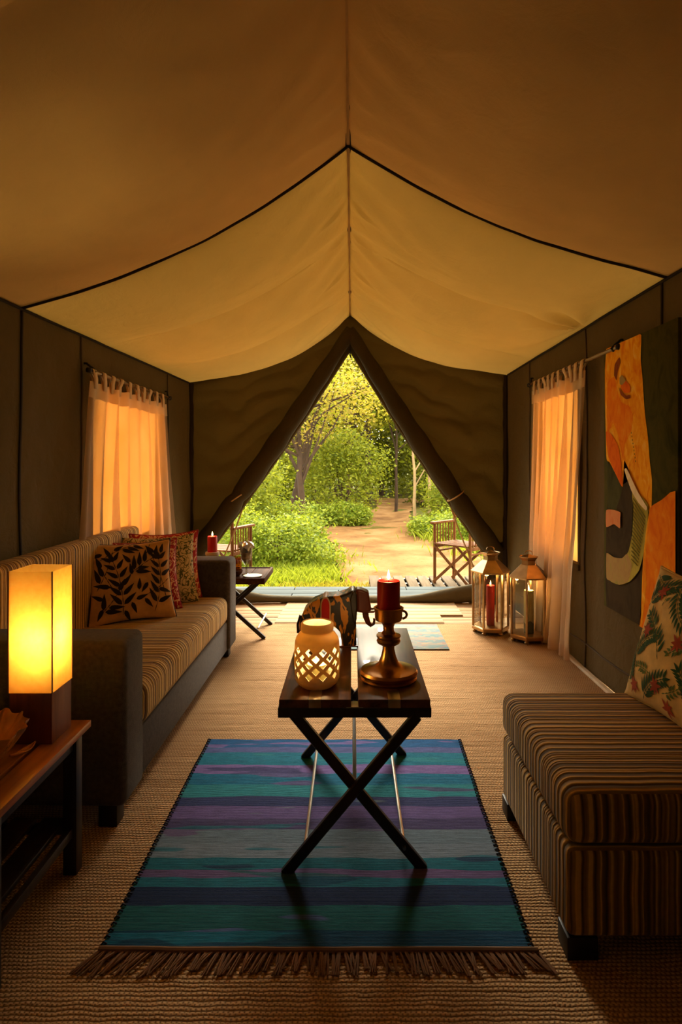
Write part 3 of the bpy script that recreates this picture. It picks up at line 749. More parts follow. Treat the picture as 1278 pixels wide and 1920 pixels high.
for (x, y) in edge:
    p = rug_fn(x, y); vs += [p, (p[0], p[1], 0.001)]
m.add(vs, [(2 * i, 2 * i + 1, 2 * i + 3, 2 * i + 2) for i in range(len(edge) - 1)])
m.build('woven_field', M['rug'], rug)
simple('fringe_wool', (132, 92, 54), 0.95); simple('selvage_wool', (26, 34, 58), 0.95); simple('band_wool', (118, 86, 52), 0.95)
MB().tube([(x, RY0 - .006 + 0.006 * fbm(x * 2.5, 3), 0.008) for x in ls(RX0 - .004, RX1 + .004, 60)], 0.009, 8, flat=0.8).build('end_cord', M['band_wool'], rug)
for s, xx_ in ((-1, RX0), (1, RX1)):
    sv = MB()
    for i in range(52):
        y = lerp(RY0 + .01, RY1 - .01, i / 51); p = rug_fn(xx_, y)
        sv.tube([(p[0] - s * 0.010, p[1], 0.010), (p[0], p[1] + .003, 0.012), (p[0] + s * 0.007, p[1] + .004, 0.003)], 0.0028, 5)
    sv.build('selvage_stitching', M['selvage_wool'], rug)
rnd = random.Random(11)
n_f = 74; xq = 0
proto = []
for i in range(n_f):
    x = lerp(RX0 - 0.002, RX1 + .002, i / (n_f - 1))
    m = MB(); sk = 0.035 * (x / 0.6) + rnd.uniform(-.018, .018); L = rnd.uniform(.052, .078)
    for k in range(3):
        o = rnd.uniform(-.006, .006)
        m.tube([(x + o * .5, RY0 - .010, 0.007), (x + o + sk * .4, RY0 - .012 - L * .45, 0.006 + rnd.random() * .004), (x + o * 1.6 + sk, RY0 - .012 - L, 0.004)], [.0034, .003, .0022], 5)
    m.build('tassel', M['fringe_wool'], rug)

t = NT('mat_print'); co = t.coord()
v1 = t.voro(t.mapping(co, (1, 1.6, 1)), 26, 'Color'); 
hue = t.sep(v1)[0]
col = t.ramp(hue, [(0.0, lin((70, 104, 104))), (0.3, lin((100, 112, 104))), (0.5, lin((140, 84, 64))), (0.65, lin((60, 100, 116))), (0.85, lin((150, 124, 88)))])
band = t.ramp(t.wave(co, 2.2, 1.5, 'Y'), [(0.35, lin((60, 104, 110))), (0.7, lin((124, 112, 92)))])
col = t.mix(0.55, col, band)
M['mat_print'] = t.done(t.bsdf(col, 0.9, normal=t.bump(t.noise(co, 200, 2), 0.3, 0.003)))
mt = MB().box(-0.02, 0.695, 4.38, 5.05, 0.001, 0.010, 0.003).build('small_mat', M['mat_print']); tag(mt, 'small faded turquoise and rust patterned mat on the carpet behind the coffee table', 'mat')
wm = thing('wooden_door_mat', 'pale wooden slatted board mat lying inside the doorway', 'mat', (0.1, 5.45, 0))
y = 5.10
for k in range(6):
    MB().box(-0.645 + 0.006 * k, 0.965 - (0.0 if k > 1 else 0.2), y, y + 0.118, 0.0, 0.012, 0.003).build('slat', M['mat_wood'], wm); y += 0.122

# ------------------------------------------------------------------ lamp table, lamp, bowl on the left
TT = 0.48
stb = thing('lamp_table', 'dark framed side table with brown slatted top beside the near sofa arm', 'table', (-1.2, 1.78, 0))
x = -0.878
for k in range(6):
    MB().box(x - 0.082, x, 1.50, 2.065, TT - 0.022, TT, 0.002).build('slat', M['slat_wood'], stb); x -= 0.098
LXa, LXb = -1.44, -0.90
for (x, y) in ((LXb - .02, 1.55), (LXb - .02, 2.02), (LXa, 1.55), (LXa, 2.02)):
    MB().box(x - 0.022, x + 0.022, y - 0.022, y + 0.022, 0, TT - 0.022, 0.002).build('leg', M['dark_wood'], stb)
for x in (LXb - .02, LXa):
    MB().box(x - .012, x + .012, 1.572, 1.998, TT - 0.072, TT - 0.024, 0.002).build('apron', M['dark_wood'], stb)
    MB().box(x - .010, x + .010, 1.572, 1.998, 0.125, 0.155, 0.002).build('rail', M['dark_wood'], stb)
for y in (1.55, 2.02):
    MB().box(LXa + .022, LXb - .042, y - .012, y + .012, TT - 0.072, TT - 0.024, 0.002).build('apron', M['dark_wood'], stb)
    MB().box(LXa + .022, LXb - .042, y - .010, y + .010, 0.125, 0.155, 0.002).build('rail', M['dark_wood'], stb)
x = LXb - 0.045
for k in range(5):
    MB().box(x - 0.075, x, 1.54, 2.03, 0.155, 0.172, 0.002).build('shelf_slat', M['dark_wood'], stb); x -= 0.098
lx0, lx1, ly0, ly1 = -1.055, -0.920, 1.882, 2.017
lamp = thing('table_lamp', 'glowing square column table lamp with wooden base on the side table', 'lamp', ((lx0 + lx1) / 2, (ly0 + ly1) / 2, TT))
MB().box(lx0 + .002, lx1 - .002, ly0 + .002, ly1 - .002, TT, 0.638, 0.002).build('base', M['lamp_wood'], lamp)
t = NT('lamp_paper'); co = t.coord()
col = t.ramp(t.noise(co, 60, 4), [(0.3, lin((252, 222, 150))), (0.7, lin((255, 236, 168)))])
M['lamp_paper'] = t.done(t.mixs(0.08, t.mixs(0.7, t.bsdf(lin((196, 158, 84)), 0.7, spec=0.2), t.transl(col)), t.transp((1, 0.8, 0.5, 1))))
m = MB()
for (xa, xb, ya, yb) in ((lx0, lx1, ly0, ly0 + .003), (lx0, lx1, ly1 - .003, ly1), (lx0, lx0 + .003, ly0 + .003, ly1 - .003), (lx1 - .003, lx1, ly0 + .003, ly1 - .003)):
    m.box(xa, xb, ya, yb, 0.638, 1.011)
m.build('shade', M['lamp_paper'], lamp, smooth=False)
fm = MB()
for (x, y) in ((lx0, ly0), (lx1, ly0), (lx0, ly1), (lx1, ly1)): fm.box(x - .0015, x + .0015, y - .0015, y + .0015, 0.638, 1.0115)
fm.build('shade_frame', M['lamp_wood'], lamp, smooth=False)
t = NT('bulb_glass'); e = t.n('Emission'); e.inputs[0].default_value = (1, 0.62, 0.22, 1); e.inputs[1].default_value = 14; M['bulb'] = t.done(e.outputs[0])
bc = ((lx0 + lx1) / 2 + .015, (ly0 + ly1) / 2 - .01)
MB().lathe([(.001, .0), (.012, .0), (.013, .03), (.024, .055), (.028, .08), (.02, .105), (.001, .115)], 20, (bc[0], bc[1], 0.70)).build('bulb', M['bulb'], lamp)
MB().tube([(bc[0], bc[1], 0.637), (bc[0], bc[1], 0.70)], 0.012, 10).build('socket', M['black_foot'], lamp)
add_light('lamp_light', 'POINT', (bc[0], bc[1], 0.80), 13.0, (1.0, 0.64, 0.21), shadow_soft_size=0.034)

def gold_glaze():
    t = NT('bronze_glaze'); co = t.coord()
    M['glaze'] = t.done(t.bsdf(t.ramp(t.noise(co, 14, 3), [(0.3, lin((170, 112, 46))), (0.7, lin((232, 170, 84)))]), 0.25, 0.2, spec=0.6, coat=0.5))
gold_glaze()
bw = thing('ruffled_bowl', 'bronze glazed bowl with a ruffled rim on the lamp table', 'bowl', (-1.065, 1.715, TT))
def ruff(r, z, a, i):
    k = max(0, z - .03) / .11
    return (r * (1 + 0.045 * k * math.sin(a * 13) + 0.025 * k * math.sin(a * 29)), z + 0.007 * k * math.cos(a * 13 + .8) + .004 * k * math.sin(a * 14))
MB().lathe([(.001, .004), (.045, .0), (.055, .002), (.075, .030), (.100, .055), (.122, .085), (.140, .112), (.142, .118), (.137, .114), (.118, .087), (.095, .058), (.068, .034), (.03, .014), (.001, .012)], 120, wob=ruff).build('bowl_body', M['glaze'], bw, local=True)
sp = thing('leaf_dish', 'slender curved wooden leaf dish lying beside the ruffled bowl', 'dish', (-.978, 1.822, TT))
m = MB()
m.grid(lambda u, v: (-.978 + 0.014 * math.sin(PI * u) * v + 0.03 * (u - .5), 1.822 + 0.085 * (u - .5) + .006 * v * math.sin(PI * u), TT + 0.005 + 0.010 * (2 * u - 1) ** 2 + 0.005 * v * v), ls(0, 1, 24), ls(-1, 1, 9))
m.build('dish_body', M['slat_wood'], sp, solid=0.004)

# ------------------------------------------------------------------ ottoman and floral cushion on the right
OX0, OX1, OY0, OY1 = 0.578, 1.40, 1.652, 2.385
ot = thing('ottoman', 'brown corded stripe upholstered ottoman seat at the right', 'ottoman', (1.0, 2.0, 0))
MB().box(OX0 + .004, OX1, OY0 + .004, OY1, 0.058, 0.302, 0.022, 3).build('base', M['ottoman_stripe'], ot)
MB().box(OX0, OX1, OY0, OY1 + .004, 0.304, 0.460, 0.040, 5).build('seat_cushion', M['ottoman_stripe'], ot)
MB().box(1.285, 1.42, OY0 + .01, 2.24, 0.455, 0.90, 0.03, 3).build('backrest', M['ottoman_stripe'], ot)
for (x, y) in ((OX0 + .045, OY0 + .045), (OX0 + .045, OY1 - .045), (OX1 - .05, OY0 + .045), (OX1 - .05, OY1 - .045)):
    MB().box(x - .042, x + .042, y - .04, y + .04, 0, 0.062, 0.003).build('leg', M['black_foot'], ot)
l_, r_ = lean(1.085, 2.115, 0.462, -84, 17, .25)
fc = pillow('cushion', 'cream cushion with green palm leaves and rust flowers leaning on the ottoman', M['floral_cloth'], l_, r_, .25, .075, M['floral_cloth'])
sf = lambda x, y: pillow_surf(x, y, .25, .075)
okf = lambda x, y: abs(x) < .232 and abs(y) < .232
mg, ml, mr = MB(), MB(), MB(); rnd = random.Random(5); ua, ub = [], []
for (x, y, a, L, b) in ((-.20, .10, 60, .16, -.8), (-.05, .225, -80, .17, .9), (-.19, -.10, 70, .15, -.9), (-.03, -.06, 110, .18, .8), (-.10, -.22, 60, .16, -.7), (.10, -.10, 60, .18, .8), (.06, .10, 40, .16, -.8), (.2, .2, -110, .18, .6), (.17, -.2, 100, .16, .8), (-.215, -.2, 80, .10, .5), (-.22, .225, -30, .12, .5)):
    sprig(mg, sf, x, y, R(a), L, 9, .052, .0115, .75, b, okf, ua, .006)
for (x, y, a) in ((-.18, .0, 30), (-.10, .12, 80), (.02, -.16, 20), (-.12, -.06, 100), (.1, .02, 200), (-.2, .19, -20), (-.06, -.12, 170), (.15, .1, 60)):
    sprig(ml, sf, x, y, R(a), .09, 5, .026, .010, .7, .4, okf, ua, .008)
for (x, y) in ((-.14, .02), (-.02, -.15), (-.13, .17), (.05, .02), (.12, .19), (.05, -.2), (-.16, -.19)):
    for k in range(7):
        aa = k * PI * 2 / 7 + x * 30; L = .030 + .008 * (k % 2)
        if okf(x + L * math.cos(aa), y + L * math.sin(aa)): leaf_poly(mr, lambda a, b: pillow_surf(a, b, .25, .075, .0036), x, y, aa, L, .012)
for (nm_, mm, mt_) in (('palm_print', mg, 'green_print'), ('sprig_print', ml, 'light_green_print'), ('flower_print', mr, 'rust_print')):
    mm.build(nm_, M[mt_], fc, local=True)['kind'] = 'stuff'

# ------------------------------------------------------------------ curtains on rods
def sheer():
    t = NT('sheer_cloth'); co = t.coord()
    col = t.ramp(t.noise(co, 3, 3), [(0.3, lin((226, 196, 160))), (0.7, lin((240, 214, 180)))])
    sh = t.mixs(0.62, t.bsdf(col, 0.85, spec=0.1, sheen=0.2), t.transl(col))
    lw = t.n('LayerWeight'); lw.inputs[0].default_value = 0.42
    a = t.math('ADD', 0.46, t.math('MULTIPLY', lw.outputs['Facing'], 0.6), clamp=True)
    M['sheer'] = t.done(t.mixs(a, t.transp((1, 0.97, 0.92, 1)), sh))
    M['tab_cloth'] = NT('tab_cloth').m
    t = NT('tab_cloth'); M['tab_cloth'] = t.done(t.mixs(0.35, t.bsdf(lin((232, 208, 172)), 0.9, spec=0.1), t.transl(lin((240, 214, 180)))))
sheer()
simple('rod_metal', (150, 118, 84), 0.35, 1.0)
def curtain(s, rodY0, rodY1, rodz, ya0, ya1, yb0, yb1, rx, zb, label, rlabel, bulge):
    rod = thing('curtain_rod', rlabel, 'curtain rod', (rx, (rodY0 + rodY1) / 2, rodz))
    MB().tube([(rx, rodY0, rodz), (rx, rodY1, rodz)], 0.011, 12).build('rod', M['rod_metal'], rod)
    for Y in (rodY0, rodY1): 
        MB().lathe([(.001, -.018), (.014, -.014), (.018, 0), (.014, .014), (.001, .018)], 12, (rx, Y, rodz)).build('finial', M['black_foot'], rod)
    for Y in (rodY0 + .06, rodY1 - .06):
        wx_ = wallx(Y, s)
        MB().tube([(wx_, Y, rodz + .05), (wx_ - s * .02, Y, rodz + .05), (rx, Y, rodz + .018), (rx - s * .014, Y, rodz), (rx, Y, rodz - .015)], 0.007, 8).build('bracket', M['black_foot'], rod)
    cu = thing('curtain', label, 'curtain', (rx, (ya0 + ya1) / 2, 0))
    zt = rodz - 0.062; nf = 8
    def cf(u, v):
        # v 0 top .. 1 bottom
        Y = lerp(lerp(ya0, ya1, u), lerp(yb0, yb1, u), min(1, v * 1.7) ** .9 if s < 0 else v ** 1.2)
        ph = u * nf * 2 * PI + 1.1 * fbm(u * 4, v * 1.2, 3 + s) * v + 0.6 * math.sin(v * 3 + u * 5)
        amp = lerp(0.014, 0.05, min(1, v * 1.6)) * (0.7 + 0.5 * fbm(u * 5, 0.3, 9))
        x = rx - s * (0.006 + bulge * v + amp * math.sin(ph) + 0.015 * v * fbm(u * 3, v * 2))
        z = zt - v * (zt - zb) - 0.010 * math.sin(u * 10 * PI) ** 2 * (1 - v) - (0.0 if v < .97 else 0.01 * math.sin(u * 7))
        return (x, Y, z)
    MB().grid(cf, ls(0, 1, 200), ls(0, 1, 44)).build('sheer_panel', M['sheer'], cu, angle=90)
    MB().grid(lambda u, v: (cf(u, v * .055)[0] - s * .003, cf(u, v * .055)[1], cf(u, v * .055)[2]), ls(0, 1, 160), [0, .5, 1]).build('heading_band', M['tab_cloth'], cu, angle=90)
    MB().grid(lambda u, v: (cf(u, .96 + v * .04)[0] - s * .002, *cf(u, .96 + v * .04)[1:]), ls(0, 1, 160), [0, .5, 1]).build('hem', M['sheer'], cu, angle=90)
    for k in range(10):
        u = (k + .35) / 10.2; Y = lerp(ya0, ya1, u); p = cf(u, 0); p1 = cf(u, 0.02)
        pts = [(p1[0] - s * .006, Y, p1[2]), (p[0] - s * .008, Y, zt + .02)] + [(rx + (-s) * 0.0155 * math.cos(a), Y, rodz + 0.0155 * math.sin(a)) for a in ls(-0.3, PI + .3, 9)] + [(p[0] + s * .008, Y, zt + .02), (p1[0] + s * .006, Y, p1[2])]
        vs = []; hw = 0.027
        for q_ in pts: vs += [(q_[0], q_[1] - hw, q_[2]), (q_[0], q_[1] + hw, q_[2])]
        MB().add(vs, [(2 * i, 2 * i + 1, 2 * i + 3, 2 * i + 2) for i in range(len(pts) - 1)]).build('tab', M['tab_cloth'], cu, solid=.002)
curtain(-1, 3.60, 5.2, 1.885, 3.60, 5.09, 3.34, 5.2, -1.545, 0.06, 'sheer cream tab top curtain on the left wall behind the sofa', 'thin curtain rod holding the tab top curtain behind the sofa', 0.055)
curtain(1, 3.40, 5.12, 1.985, 3.86, 5.02, 4.05, 5.05, 1.475, 0.03, 'sheer cream tab top curtain on the right wall beside the elephant painting', 'thin curtain rod running behind the elephant painting', 0.03)

# ------------------------------------------------------------------ elephant painting
PX = 1.478
pt = thing('elephant_painting', 'tall painting of an orange elephant with curled trunk on the right wall', 'painting', (PX, 3.2, 0.5))
def pa_(x, y):
    d_ = PX * F / (x - 660); return (d_, H - (y - 865) / F * d_)
def paint_mat(key, a, b, c=None, sc=9, dist=1.2):
    t = NT(key); co = t.coord()
    n = t.noise(t.mapping(co, (1, 1.6, 1)), sc, 5, 0.6, dist)
    st = [(0.28, lin(a)), (0.55, lin(b))] + ([(0.75, lin(c))] if c else [])
    M[key] = t.done(t.bsdf(t.ramp(n, st), 0.8, normal=t.bump(n, 0.25, 0.004), spec=0.04))
paint_mat('paint_green', (52, 56, 22), (80, 78, 32), (64, 68, 28), 5)
paint_mat('paint_dark', (52, 44, 34), (70, 60, 42), None, 5)
paint_mat('paint_slate', (58, 60, 34), (80, 82, 46), None, 5)
paint_mat('paint_yellow', (232, 124, 14), (252, 184, 34), (255, 216, 104), 9)
paint_mat('paint_orange', (232, 110, 16), (246, 146, 24), (248, 176, 50), 9)
paint_mat('paint_deep', (222, 92, 16), (240, 124, 22), None, 10)
paint_mat('paint_tusk', (230, 214, 170), (244, 232, 196), None, 10)
paint_mat('paint_trunk', (150, 148, 58), (190, 180, 84), None, 12)
paint_mat('paint_pink', (216, 130, 84), (222, 154, 104), None, 12)
paint_mat('paint_tip', (170, 140, 96), (180, 156, 100), (156, 156, 80), 9)
paint_mat('paint_brown', (120, 62, 24), (150, 80, 34), None, 12)
paint_mat('paint_line', (84, 84, 34), (100, 96, 40), None, 12)
Yl, Yr, zb_, zt_ = 3.60, 2.785, 0.505, 2.005
MB().box(PX, PX + .018, Yr, Yl, zb_, zt_, 0.002).build('canvas', M['paint_green'], pt)
def pc(pts):                                   # zoom-crop pixels -> picture pixels
    return [pa_(1100 + a / 3.0, 580 + b / 3.0) for a, b in pts]
lay = [0]
def shape(name, pts, mat, holes=None):
    lay[0] += 1; e = 0.0008 * lay[0]
    sm = []; n = len(pts)
    for i in range(n):
        p0, p1, p2, p3 = pts[i - 1], pts[i], pts[(i + 1) % n], pts[(i + 2) % n]
        for q in (0, .25, .5, .75):
            sm.append(tuple(.5 * (2 * p1[c] + (p2[c] - p0[c]) * q * .8 + (2 * p0[c] - 5 * p1[c] + 4 * p2[c] - p3[c]) * q * q * .8 + (3 * p1[c] - p0[c] - 3 * p2[c] + p3[c]) * q ** 3 * .8 + .2 * 2 * (p2[c] - p1[c]) * (3 * q * q - 2 * q ** 3)) for c in (0, 1)) if 0 else
                      tuple((1 - q) * p1[c] + q * p2[c] + 0.5 * q * (1 - q) * ((1 - q) * (p1[c] - p0[c] - (p2[c] - p1[c])) * .5 + q * ((p2[c] - p1[c]) - (p3[c] - p2[c])) * .5) for c in (0, 1)))
    poly = [(max(Yr + .002, min(Yl - .002, a)), max(zb_ + .002, min(zt_ - .002, b))) for a, b in pc(sm)]
    b = bmesh.new(); vs = [b.verts.new((PX - e, p[0], p[1])) for p in poly]
    f = b.faces.new(vs); bmesh.ops.triangulate(b, faces=[f])
    m = MB(); m.bm(b); m.build(name, mat, pt, smooth=False, fix=False)
shape('dark_field', [(120, 900), (150, 960), (200, 1000), (260, 900), (290, 1100), (270, 1300), (365, 1120), (345, 1300), (320, 1820), (110, 1700)], M['paint_dark'])
shape('slate_field', [(117, 830), (135, 870), (200, 1000), (170, 1110), (165, 1140), (117, 1140)], M['paint_slate'])
shape('head', [(110, 200), (300, 110), (304, 280), (316, 400), (325, 560), (345, 720), (356, 860), (368, 960), (366, 1100), (352, 1140), (270, 1010), (235, 900), (212, 850), (206, 960), (203, 1000), (180, 960), (130, 860), (110, 820)], M['paint_yellow'])
shape('cheek', [(117, 420), (155, 380), (168, 430), (195, 520), (240, 545), (262, 600), (250, 690), (215, 760), (205, 840), (175, 700), (150, 640), (117, 690)], M['paint_orange'])
shape('brow', [(156, 370), (160, 310), (185, 270), (192, 300), (176, 350), (170, 400)], M['paint_brown'])
shape('ear_fold', [(110, 690), (140, 700), (180, 770), (198, 880), (203, 1000), (165, 925), (125, 830)], M['paint_deep'])
shape('eye_patch', [(196, 425), (222, 402), (248, 432), (246, 468), (215, 470), (200, 450)], M['paint_deep'])
shape('eyelid', [(186, 440), (200, 462), (225, 484), (248, 482), (250, 500), (225, 505), (196, 480)], M['paint_brown'])
shape('eye_light', [(190, 385), (205, 370), (225, 400), (205, 425), (192, 420)], M['paint_tip'])
shape('trunk', [(352, 1100), (345, 1230), (325, 1380), (300, 1470), (250, 1530), (190, 1550), (130, 1520), (120, 1375), (160, 1395), (205, 1400), (240, 1365), (262, 1270), (270, 1150), (262, 1030), (300, 1040)], M['paint_trunk'])
shape('trunk_tip', [(118, 1372), (160, 1395), (205, 1400), (235, 1375), (262, 1440), (240, 1530), (190, 1550), (135, 1525), (118, 1510)], M['paint_tip'])
shape('lip', [(117, 1130), (160, 1128), (197, 1142), (196, 1180), (195, 1232), (160, 1208), (117, 1225)], M['paint_pink'])
shape('flank', [(366, 1118), (410, 1085), (450, 1060), (480, 1030), (510, 1022), (540, 1022), (540, 1900), (305, 1900), (325, 1640), (330, 1420), (345, 1260)], M['paint_orange'])
shape('flank_edge', [(366, 1118), (352, 1260), (342, 1400), (345, 1560), (330, 1700), (318, 1800), (318, 1640), (326, 1430), (342, 1260)], M['paint_yellow'])
shape('tusk', [(222, 905), (236, 896), (262, 950), (300, 1030), (350, 1112), (344, 1132), (300, 1085), (262, 1020)], M['paint_tusk'])
lay[0] += 1
m = MB()
for k in range(16):
    a = k / 15; x0 = lerp(275, 262, a); y0 = lerp(1060, 1400, a); x1 = lerp(345, 300, a); y1 = y0 + lerp(110, 40, a)
    p = pc([(x0, y0), (x1, y1)]); e = 0.0008 * lay[0]
    m.add([(PX - e, p[0][0], p[0][1]), (PX - e, p[1][0], p[1][1]), (PX - e, p[1][0] + .003, p[1][1] - .006), (PX - e, p[0][0] + .003, p[0][1] - .006)], [(0, 1, 2, 3)])
for k in range(9):
    x0, y0 = 265 + 3 * k, 690 + 20 * k; p = pc([(x0, y0)])[0]; e = 0.0008 * lay[0]
    m.add([(PX - e, p[0], p[1]), (PX - e, p[0] + .008, p[1]), (PX - e, p[0] + .008, p[1] - .008), (PX - e, p[0], p[1] - .008)], [(0, 1, 2, 3)])
m.build('brush_lines', M['paint_line'], pt, smooth=False)

# ------------------------------------------------------------------ floor lanterns
def hexa(m, prof, n=6, rot=0.0):
    m.lathe(prof, n, wob=lambda r, z, a, i: (r, z)); return m
def lantern(name, label, loc, rz):
    L = thing(name, label, 'lantern', loc, (0, 0, rz))
    r = 0.142
    ring = lambda ro, ri, z0, z1: [(ri, z0), (ro, z0), (ro, z1), (ri, z1), (ri, z0)]
    MB().lathe([(.001, .02), (r - .012, .02), (r + .002, .024), (r + .004, .048), (r - .006, .054), (.001, .054)], 6).build('base_tray', M['lantern_metal'], L, local=True, smooth=False, bevel=.002)
    for k in range(6):
        a = k * PI / 3
        MB().lathe([(.001, 0), (.016, 0), (.019, .012), (.013, .022), (.001, .022)], 10, ((r - .02) * math.cos(a), (r - .02) * math.sin(a), 0)).build('foot', M['lantern_metal'], L, local=True)
        p = ((r - .006) * math.cos(a), (r - .006) * math.sin(a))
        MB().bar((p[0], p[1], .05), (p[0], p[1], .485), .016, .016, .002, up=(p[0], p[1], 0)).build('corner_post', M['lantern_metal'], L, local=True, smooth=False)
        a2 = a + PI / 3; q_ = ((r - .006) * math.cos(a2), (r - .006) * math.sin(a2))
        e0, e1 = .08, .92
        A = (lerp(p[0], q_[0], e0), lerp(p[1], q_[1], e0)); B = (lerp(p[0], q_[0], e1), lerp(p[1], q_[1], e1))
        MB().add([(A[0], A[1], .055), (B[0], B[1], .055), (B[0], B[1], .476), (A[0], A[1], .476)], [(0, 1, 2, 3)]).build('pane', M['pane_glass'], L, local=True, smooth=False)
    m = MB(); m.lathe([(r - .012, .474), (r + .012, .474), (r + .014, .486), (.062, .573), (.058, .571), (r - .012, .486), (r - .012, .474)], 6); m.build('roof', M['lantern_metal'], L, local=True, smooth=False, bevel=.0015)
    m = MB(); m.lathe([(.056, .570), (.056, .603), (.078, .628), (.080, .632), (.076, .632), (.054, .606), (.052, .57)], 6); m.build('chimney', M['lantern_metal'], L, local=True, smooth=False)
    m = MB(); m.lathe([(.070, .622), (.062, .630), (.03, .640), (.012, .648), (.001, .65)], 6); m.build('cap', M['lantern_metal'], L, local=True, smooth=False)
    MB().tube([(.030 * math.cos(a), .004, .652 + .022 * math.sin(a)) for a in ls(-.2, PI + .2, 16)], .0035, 8).build('handle_ring', M['lantern_metal'], L, local=True)
    return L
L1 = lantern('floor_lantern', 'brass and glass hexagonal floor lantern holding the red candle', (1.095, 4.86, 0), R(-5))
L2 = copy_tree(L1); L2.location = (1.335, 4.64, 0); L2.rotation_euler = (0, 0, R(8))
L2['label'] = 'brass and glass hexagonal floor lantern holding the pale green candle, against the curtain'
L1['group'] = L2['group'] = 'floor lanterns by the right curtain'
candle('tall red pillar candle burning inside the lantern nearer the doorway', (1.095, 4.86, 0.0545), .032, .315, M['red_wax'], 2.0)
candle('tall pale green pillar candle with dark green foot inside a lantern', (1.335, 4.64, 0.0545), .036, .322, M['green_wax'], 2.0, wax2=M['dark_green_wax'])

# ------------------------------------------------------------------ folding tray table beyond the sofa
tt = thing('tray_table', 'small folding tray table with crossed dark legs beyond the far sofa arm', 'table', (-0.93, 4.86, 0))
TZ2 = 0.462
x0, x1 = -1.18, -0.675
w_ = (x1 - x0) / 4
for k in range(4):
    MB().box(x0 + k * w_ + .002, x0 + (k + 1) * w_ - .002, 4.63, 5.10, TZ2 - .016, TZ2, .002).build('slat', M['tray_wood'], tt)
for (xa, xb, ya, yb) in ((x0, x1, 4.615, 4.632), (x0, x1, 5.098, 5.115), (x1 - .002, x1 + .016, 4.615, 5.115), (x0 - .016, x0 + .002, 4.615, 5.115)):
    MB().box(xa, xb, ya, yb, TZ2 - .038, TZ2 + .008, .002).build('rim', M['tray_wood'], tt)
for Y in (4.66, 5.06):
    for s in (-1, 1):
        yo = Y + .011 * s
        MB().bar((-.928 + s * .262, yo, 0.0), (-.928 - s * .235, yo, TZ2 - .017), .028, .02, .002).build('leg', M['dark_wood'], tt)
for s in (-1, 1):
    MB().tube([(-.928 + s * .215, 4.65, .085), (-.928 + s * .215, 5.08, .085)], .007, 8).build('rod', M['steel'], tt)
# things on the tray
hs = MB().lathe([(.001, 0), (.048, 0), (.05, .008), (.026, .022), (.016, .05), (.016, .10), (.024, .125), (.05, .142), (.056, .155), (.054, .172), (.046, .174), (.001, .168)], 28).build('pillar_holder', M['cream_stone'])
hs.location = (-1.105, 4.85, TZ2); tag(hs, 'cream turned candle holder on the tray table', 'candle holder')
candle('short red candle burning on the cream holder behind the far sofa arm', (-1.105, 4.85, TZ2 + .169), .038, .128, M['red_wax'], 0.8)
gb = thing('glass_goblet', 'clear glass goblet with a crumpled silvery napkin on the tray table', 'goblet', (-.828, 4.80, TZ2))
MB().lathe([(.001, 0), (.036, 0), (.036, .004), (.008, .012), (.007, .07), (.016, .082), (.036, .115), (.046, .165), (.047, .215), (.0455, .215), (.044, .166), (.034, .118), (.012, .086), (.001, .084)], 28).build('glass', M['clear_glass'], gb, local=True)
simple('foil', (208, 204, 194), 0.25, 0.6)
m = MB(); rnd = random.Random(2)
m.lathe([(.034, .17), (.042, .20), (.058, .222), (.06, .24), (.045, .252), (.02, .256), (.001, .25)], 26, wob=lambda r, z, a, i: (r * (1 + .16 * math.sin(a * 5 + i) + .08 * math.sin(a * 9 + 2 * i)), z + .010 * math.sin(a * 4 + i * 2)))
m.build('napkin', M['foil'], gb, local=True)
MB().lathe([(.001, .10), (.024, .106), (.038, .13), (.043, .17), (.036, .176), (.001, .178)], 20).build('filling', M['saddle_border'], gb, local=True)
tb = MB().lathe([(.001, 0), (.038, 0), (.04, .004), (.046, .12), (.044, .12), (.037, .01), (.001, .008)], 24).build('glass_tumbler', M['yellow_glass']); tb.location = (-.93, 4.93, TZ2); tag(tb, 'yellow glass tumbler on the tray table behind the goblet', 'glass')
nb = MB().lathe([(.001, .003), (.03, 0), (.034, .003), (.052, .025), (.06, .045), (.056, .046), (.045, .028), (.02, .012), (.001, .011)], 28).build('wooden_bowl', M['tray_wood']); nb.location = (-.905, 4.75, TZ2); tag(nb, 'small brown wooden bowl on the tray table, left of the goblet', 'bowl')
ds = MB().lathe([(.001, .001), (.05, 0), (.07, .008), (.072, .012), (.068, .012), (.045, .005), (.001, .005)], 28).build('saucer', M['cream_stone']); ds.location = (-.765, 4.72, TZ2); tag(ds, 'small pale saucer at the near corner of the tray table', 'saucer')

